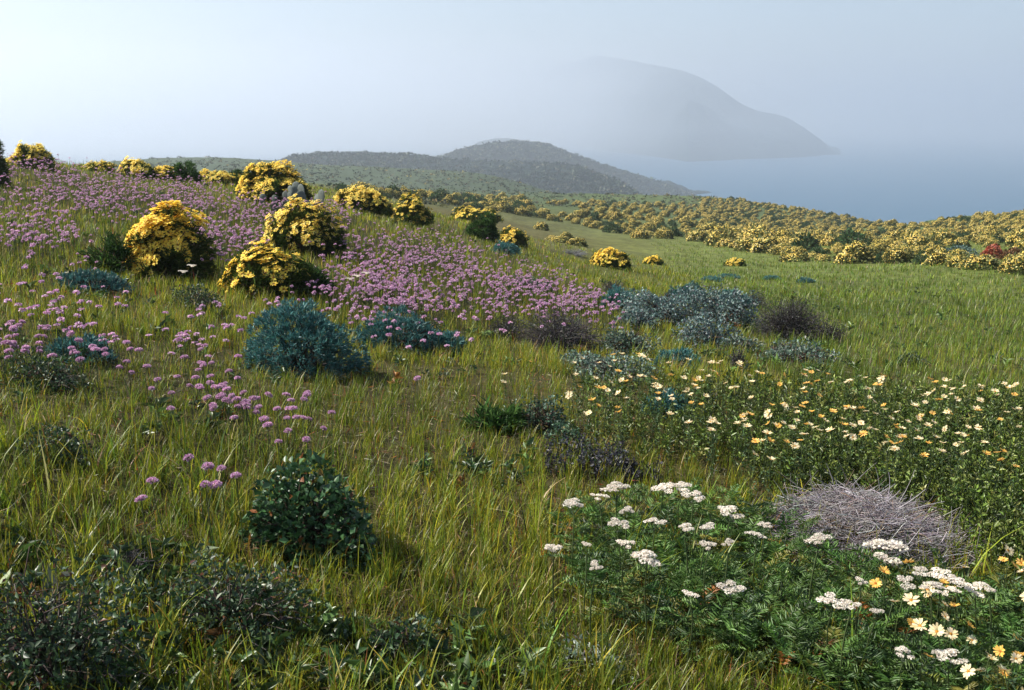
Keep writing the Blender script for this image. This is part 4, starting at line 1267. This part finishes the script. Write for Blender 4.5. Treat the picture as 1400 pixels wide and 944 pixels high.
x, y = sample(DPOLY, 268, lambda x, y: np.clip(1.05 - (y - 500) / 190, .12, 1) * np.clip(.6 + .9 * fbm(x * .02, y * .04, 3), .1, 1))
for xx, yy in ((725,495),(690,512),(688,523),(802,566),(846,564),(608 + 230,485)): x = np.append(x, xx); y = np.append(y, yy)
for i, (xx, yy) in enumerate(zip(x, y)):
    kd = 'c' if rng.random() < .72 else 'o'
    w_ = np.interp(yy, [485, 650], [8.5, 13]) * rng.uniform(.7, 1.15)
    where = 'in the dense leafy daisy bed' if xx > 1000 else 'at the grassy left end of the daisy bed'
    daisy(xx, yy, w_, kd, rng.uniform(.26, .36), ('cream daisy ' if kd == 'c' else 'orange yellow daisy ') + where,
          ('cream daisies ' if kd == 'c' else 'orange daisies ') + where, i)
x, y = sample([(1230,840),(1300,790),(1410,770),(1440,950),(1300,950)], 22)
for i, (xx, yy) in enumerate(zip(x, y)):
    kd = 'c' if rng.random() < .6 else 'o'
    daisy(xx, yy, rng.uniform(11, 18), kd, rng.uniform(.16, .27), ('cream' if kd == 'c' else 'orange') + ' daisy scattered low among grass in the bottom corner',
          'daisies scattered in the bottom corner', i, (rng.uniform(.1, .8), rng.normal(0, .35)))
# leafy bed
b = Bag()
bedpoly = [(a, c + 38) for a, c in [(790,500),(870,490),(1000,505),(1190,512),(1300,520),(1460,520),(1460,790),(1370,760),(1310,700),(1180,655),(1060,650),(1000,610),(930,600),(840,590),(790,560)]]
x, y = sample(bedpoly, 3400)
P, ok = hit(x, y); P = P[ok]
dens = np.clip((project(P)[0] - 760) / 480, .25, 1); P = P[rng.random(len(P)) < dens]; n = len(P)
hh = rng.uniform(.10, .25, n); ln = rng.normal(size=(n, 2)) * .06
k = 22
t_ = rng.uniform(.1, 1, (n, k))
PP = P[:, None] + np.stack([ln[:, :1] * t_, ln[:, 1:] * t_, hh[:, None] * t_], -1)
DD = rnd_dir(n * k, rng) * .8 + [0, 0, .75]
L = rng.uniform(.016, .036, n * k)
leaves(b, PP.reshape(-1, 3), DD, L, L * .36, np.repeat(tint(n, [(3, (.10, .145, .026)), (2, (.14, .19, .035)), (1, (.055, .09, .022)), (.8, (.20, .22, .06))], .2, rng), k, 0), .25, .2, rng)
sp = P[:, None] + np.stack([np.stack([ln[:, 0] * t, ln[:, 1] * t, hh * t], -1) for t in (0, .5, 1)], 1)
tubes(b, sp, np.full((n, 3), .0016), np.array([.06, .08, .035]), 3)
props(link('daisy_foliage', b.mesh('daisy_foliage', M_GLOSS)), 'dense dark leafy bed that carries the cream daisies', 'foliage', kind='stuff')

# ------------------------------------------------------------------ GRASS
def grass(name, label, n, rmin, rmax, pw, pal, hr, wr, ang=.72, keep=None, seg=3, lean=(.15, .75)):
    u = rng.random(n)
    e = 1 - pw
    r = (rmin ** e + u * (rmax ** e - rmin ** e)) ** (1 / e)
    a = rng.uniform(-ang, ang, n)
    X, Y = r * np.sin(a), r * np.cos(a)
    # tussocks: pull part of the blades towards shared centres
    cell = .16 + r * .008
    cx, cy = (np.floor(X / cell) + .5) * cell, (np.floor(Y / cell) + .5) * cell
    f = np.where(rng.random(n) < .5, .55, 0)
    X = X + (cx + .05 * N1(cx * 9, cy * 9) - X) * f; Y = Y + (cy + .05 * N2(cx * 9, cy * 9) - Y) * f
    P = np.stack([X, Y, ground(X, Y) - .01], 1)
    x, y, dep = project(P)
    m_ = np.ones(n, bool) if keep is None else keep(x, y, r, P)
    ft = np.array(FOOT)
    for i in range(0, n, 50000):
        e = ((P[i:i + 50000, None, 0] - ft[:, 0]) / (ft[:, 2] * .92)) ** 2 + ((P[i:i + 50000, None, 1] - ft[:, 1]) / (ft[:, 3] * .92)) ** 2
        m_[i:i + 50000] &= ~(e < 1).any(1)
    P, r, x, y = P[m_], r[m_], x[m_], y[m_]; n = len(P)
    zone = fbm(P[:, 0] * .8, P[:, 1] * .8, 3)
    C = tint(n, pal, .34, rng) * (1 + .5 * zone[:, None]) * np.stack([1 + .15 * zone, np.ones(n), np.ones(n)], 1)
    h = rng.uniform(*hr, n) * (1 + .5 * fbm(P[:, 0] * 1.7, P[:, 1] * 1.7, 2)) * np.where(rng.random(n) < .08, 1.5, 1)
    W = rng.uniform(*wr, n) * np.clip(r / 7, 1, 4)
    b = Bag(); blades(b, P, rng.uniform(0, TAU, n), h, W, rng.uniform(*lean, n), np.clip(C, .004, .9), seg)
    o = link(name, b.mesh(name, M_GRASS))
    props(o, label, 'grass', kind='stuff')
    return n


OLIVE = [(4, (.145, .185, .016)), (3, (.235, .25, .018)), (2.2, (.07, .12, .014)), (1.4, (.32, .29, .025)), (.45, (.44, .37, .17)), (.25, (.30, .12, .025))]
MEAD = [(4, (.12, .18, .018)), (3, (.18, .23, .024)), (2, (.065, .12, .02)), (1.2, (.21, .20, .03)), (.3, (.38, .35, .22))]
bed2 = lambda x, y: inpoly(x, y, bedpoly)
yb2 = lambda x, y: inpoly(x, y, [(a, c + 25) for a, c in YPOLY])
openr = lambda x, y: ~((bed2(x, y) & (rng.random(len(x)) < .5)) | (yb2(x, y) & (rng.random(len(x)) < .5)))
bare = lambda P: fbm(P[:, 0] * 1.3 + 9, P[:, 1] * 1.3, 3) > -.62 + .3 * (rng.random(len(P)) - .5)
ng_ = grass('grass', 'olive grass of the near slope', 260000, 1.5, 7.5, 1.25, OLIVE, (.03, .12), (.0024, .005), .85, lambda x, y, r, P: openr(x, y) & bare(P), 3, (.05, .7))
ng_ += grass('tall_grass', 'taller broad yellow green blades in the near grass', 15000, 1.5, 4.6, 1.1, OLIVE, (.09, .23), (.004, .009), .85,
             lambda x, y, r, P: openr(x, y) & (fbm(P[:, 0] * 2, P[:, 1] * 2 + 5, 2) > .05), 4, (.1, .9))
isl = lambda P: (P[:, 0] < 1.2 + .12 * P[:, 1] + .5 * fbm(P[:, 0] * .6, P[:, 1] * .6))
ng_ += grass('slope_grass', 'olive grass on the flowery left slope', 230000, 7, 34, 1.5, OLIVE, (.05, .13), (.0026, .005), .72, lambda x, y, r, P: openr(x, y) & isl(P) & bare(P), 2, (.05, .6))
ng_ += grass('meadow_grass', 'fresh green grass of the meadow on the right', 260000, 6.5, 75, 1.45, MEAD, (.04, .13), (.0026, .005), .72, lambda x, y, r, P: openr(x, y) & ~isl(P), 2, (.05, .6))
# broad-leaved weeds low in the grass
n = 5200
r = (1.6 ** -.5 + rng.random(n) * (22 ** -.5 - 1.6 ** -.5)) ** (1 / -.5); a = rng.uniform(-.75, .75, n)
P = np.stack([r * np.sin(a), r * np.cos(a), 0 * r], 1)
P = P[fbm(P[:, 0] * 1.1 + 4, P[:, 1] * 1.1 - 2, 3) > -.02]; n = len(P); P[:, 2] = ground(P[:, 0], P[:, 1]) + .005
k = 10; a = rng.random((n, k)) * TAU; el = rng.uniform(.15, 1.3, (n, k)); sz = rng.uniform(.6, 1.5, n)
DD = np.stack([np.cos(a), np.sin(a), el], -1).reshape(-1, 3)
L = rng.uniform(.025, .06, n * k) * np.repeat(sz, k)
b = Bag(); leaves(b, np.repeat(P, k, 0) + np.array([0, 0, 1.0]) * rng.uniform(0, .05, (n * k, 1)), DD, L, L * rng.uniform(.28, .5, n * k),
                  np.repeat(tint(n, [(3, (.045, .08, .022)), (2, (.07, .12, .03)), (1.3, (.028, .05, .02)), (.5, (.10, .12, .07)), (.3, (.15, .06, .02))], .25, rng), k, 0), .2, .35, rng)
props(link('meadow_weeds', b.mesh('meadow_weeds', M_GLOSS)), 'low broad leaved weeds growing in the grass', 'weeds', kind='stuff')
# dead straw and fallen leaves lying between the blades
n = 60000
r = (1.5 ** -.4 + rng.random(n) * (16 ** -.4 - 1.5 ** -.4)) ** (1 / -.4); a = rng.uniform(-.8, .8, n)
P = np.stack([r * np.sin(a), r * np.cos(a), 0 * r], 1); P[:, 2] = ground(P[:, 0], P[:, 1]) + rng.uniform(.0, .03, n)
b = Bag()
leaves(b, P, rnd_dir(n, rng) * [1, 1, .25], rng.uniform(.02, .08, n), rng.uniform(.003, .007, n),
       tint(n, [(3, (.20, .16, .07)), (2, (.12, .075, .035)), (1, (.24, .09, .025)), (1.5, (.07, .055, .03)), (.6, (.36, .32, .22))], .25, rng), .1, .1, rng)
props(link('straw_litter', b.mesh('straw_litter', M_GRASS)), 'dead straw and fallen leaves between the grass blades', 'litter', kind='stuff')
print('blades', ng_)

# ------------------------------------------------------------------ light, sky, camera
SUN_EL, SUN_AZ = math.radians(45), math.radians(-84)      # azimuth from +Y, negative = left of the view
to_sun = Vector((math.sin(SUN_AZ) * math.cos(SUN_EL), math.cos(SUN_AZ) * math.cos(SUN_EL), math.sin(SUN_EL)))
sl = bpy.data.lights.new('sun', 'SUN'); sl.energy = 5.0; sl.angle = math.radians(.5); sl.color = (1, .945, .84)
so = link('sun', sl); so.rotation_euler = to_sun.to_track_quat('Z', 'Y').to_euler()
w = bpy.data.worlds.new('World'); scene.world = w; w.use_nodes = True
nt = w.node_tree; nt.nodes.clear()
sk = nt.nodes.new('ShaderNodeTexSky'); sk.sky_type = 'NISHITA'; sk.sun_disc = False
sk.sun_elevation = SUN_EL; sk.sun_rotation = SUN_AZ; sk.air_density = 1.0; sk.dust_density = 1.0; sk.ozone_density = 1.0
bg = nt.nodes.new('ShaderNodeBackground'); bg.inputs['Strength'].default_value = .07
wo = nt.nodes.new('ShaderNodeOutputWorld')
nt.links.new(sk.outputs[0], bg.inputs[0]); nt.links.new(bg.outputs[0], wo.inputs['Surface'])

cd = bpy.data.cameras.new('camera'); cam = link('camera', cd)
cam.location = EYE; cam.rotation_euler = (math.pi / 2 - PITCH, 0, 0)
cd.sensor_width = 36; cd.sensor_fit = 'HORIZONTAL'; cd.lens = FPX / 1400 * 36
cd.clip_start = .05; cd.clip_end = 40000
scene.camera = cam
scene.view_settings.view_transform = 'Standard'; scene.view_settings.look = 'None'
scene.view_settings.exposure = 1.2; scene.view_settings.gamma = 1.0
scene.render.engine = 'CYCLES'
cy = scene.cycles
cy.max_bounces = 8; cy.diffuse_bounces = 3; cy.glossy_bounces = 2; cy.transmission_bounces = 4; cy.volume_bounces = 3; cy.transparent_max_bounces = 8
cy.use_denoising = True
cy.caustics_reflective = False; cy.caustics_refractive = False
cy.volume_step_rate = 1.0; cy.volume_max_steps = 64
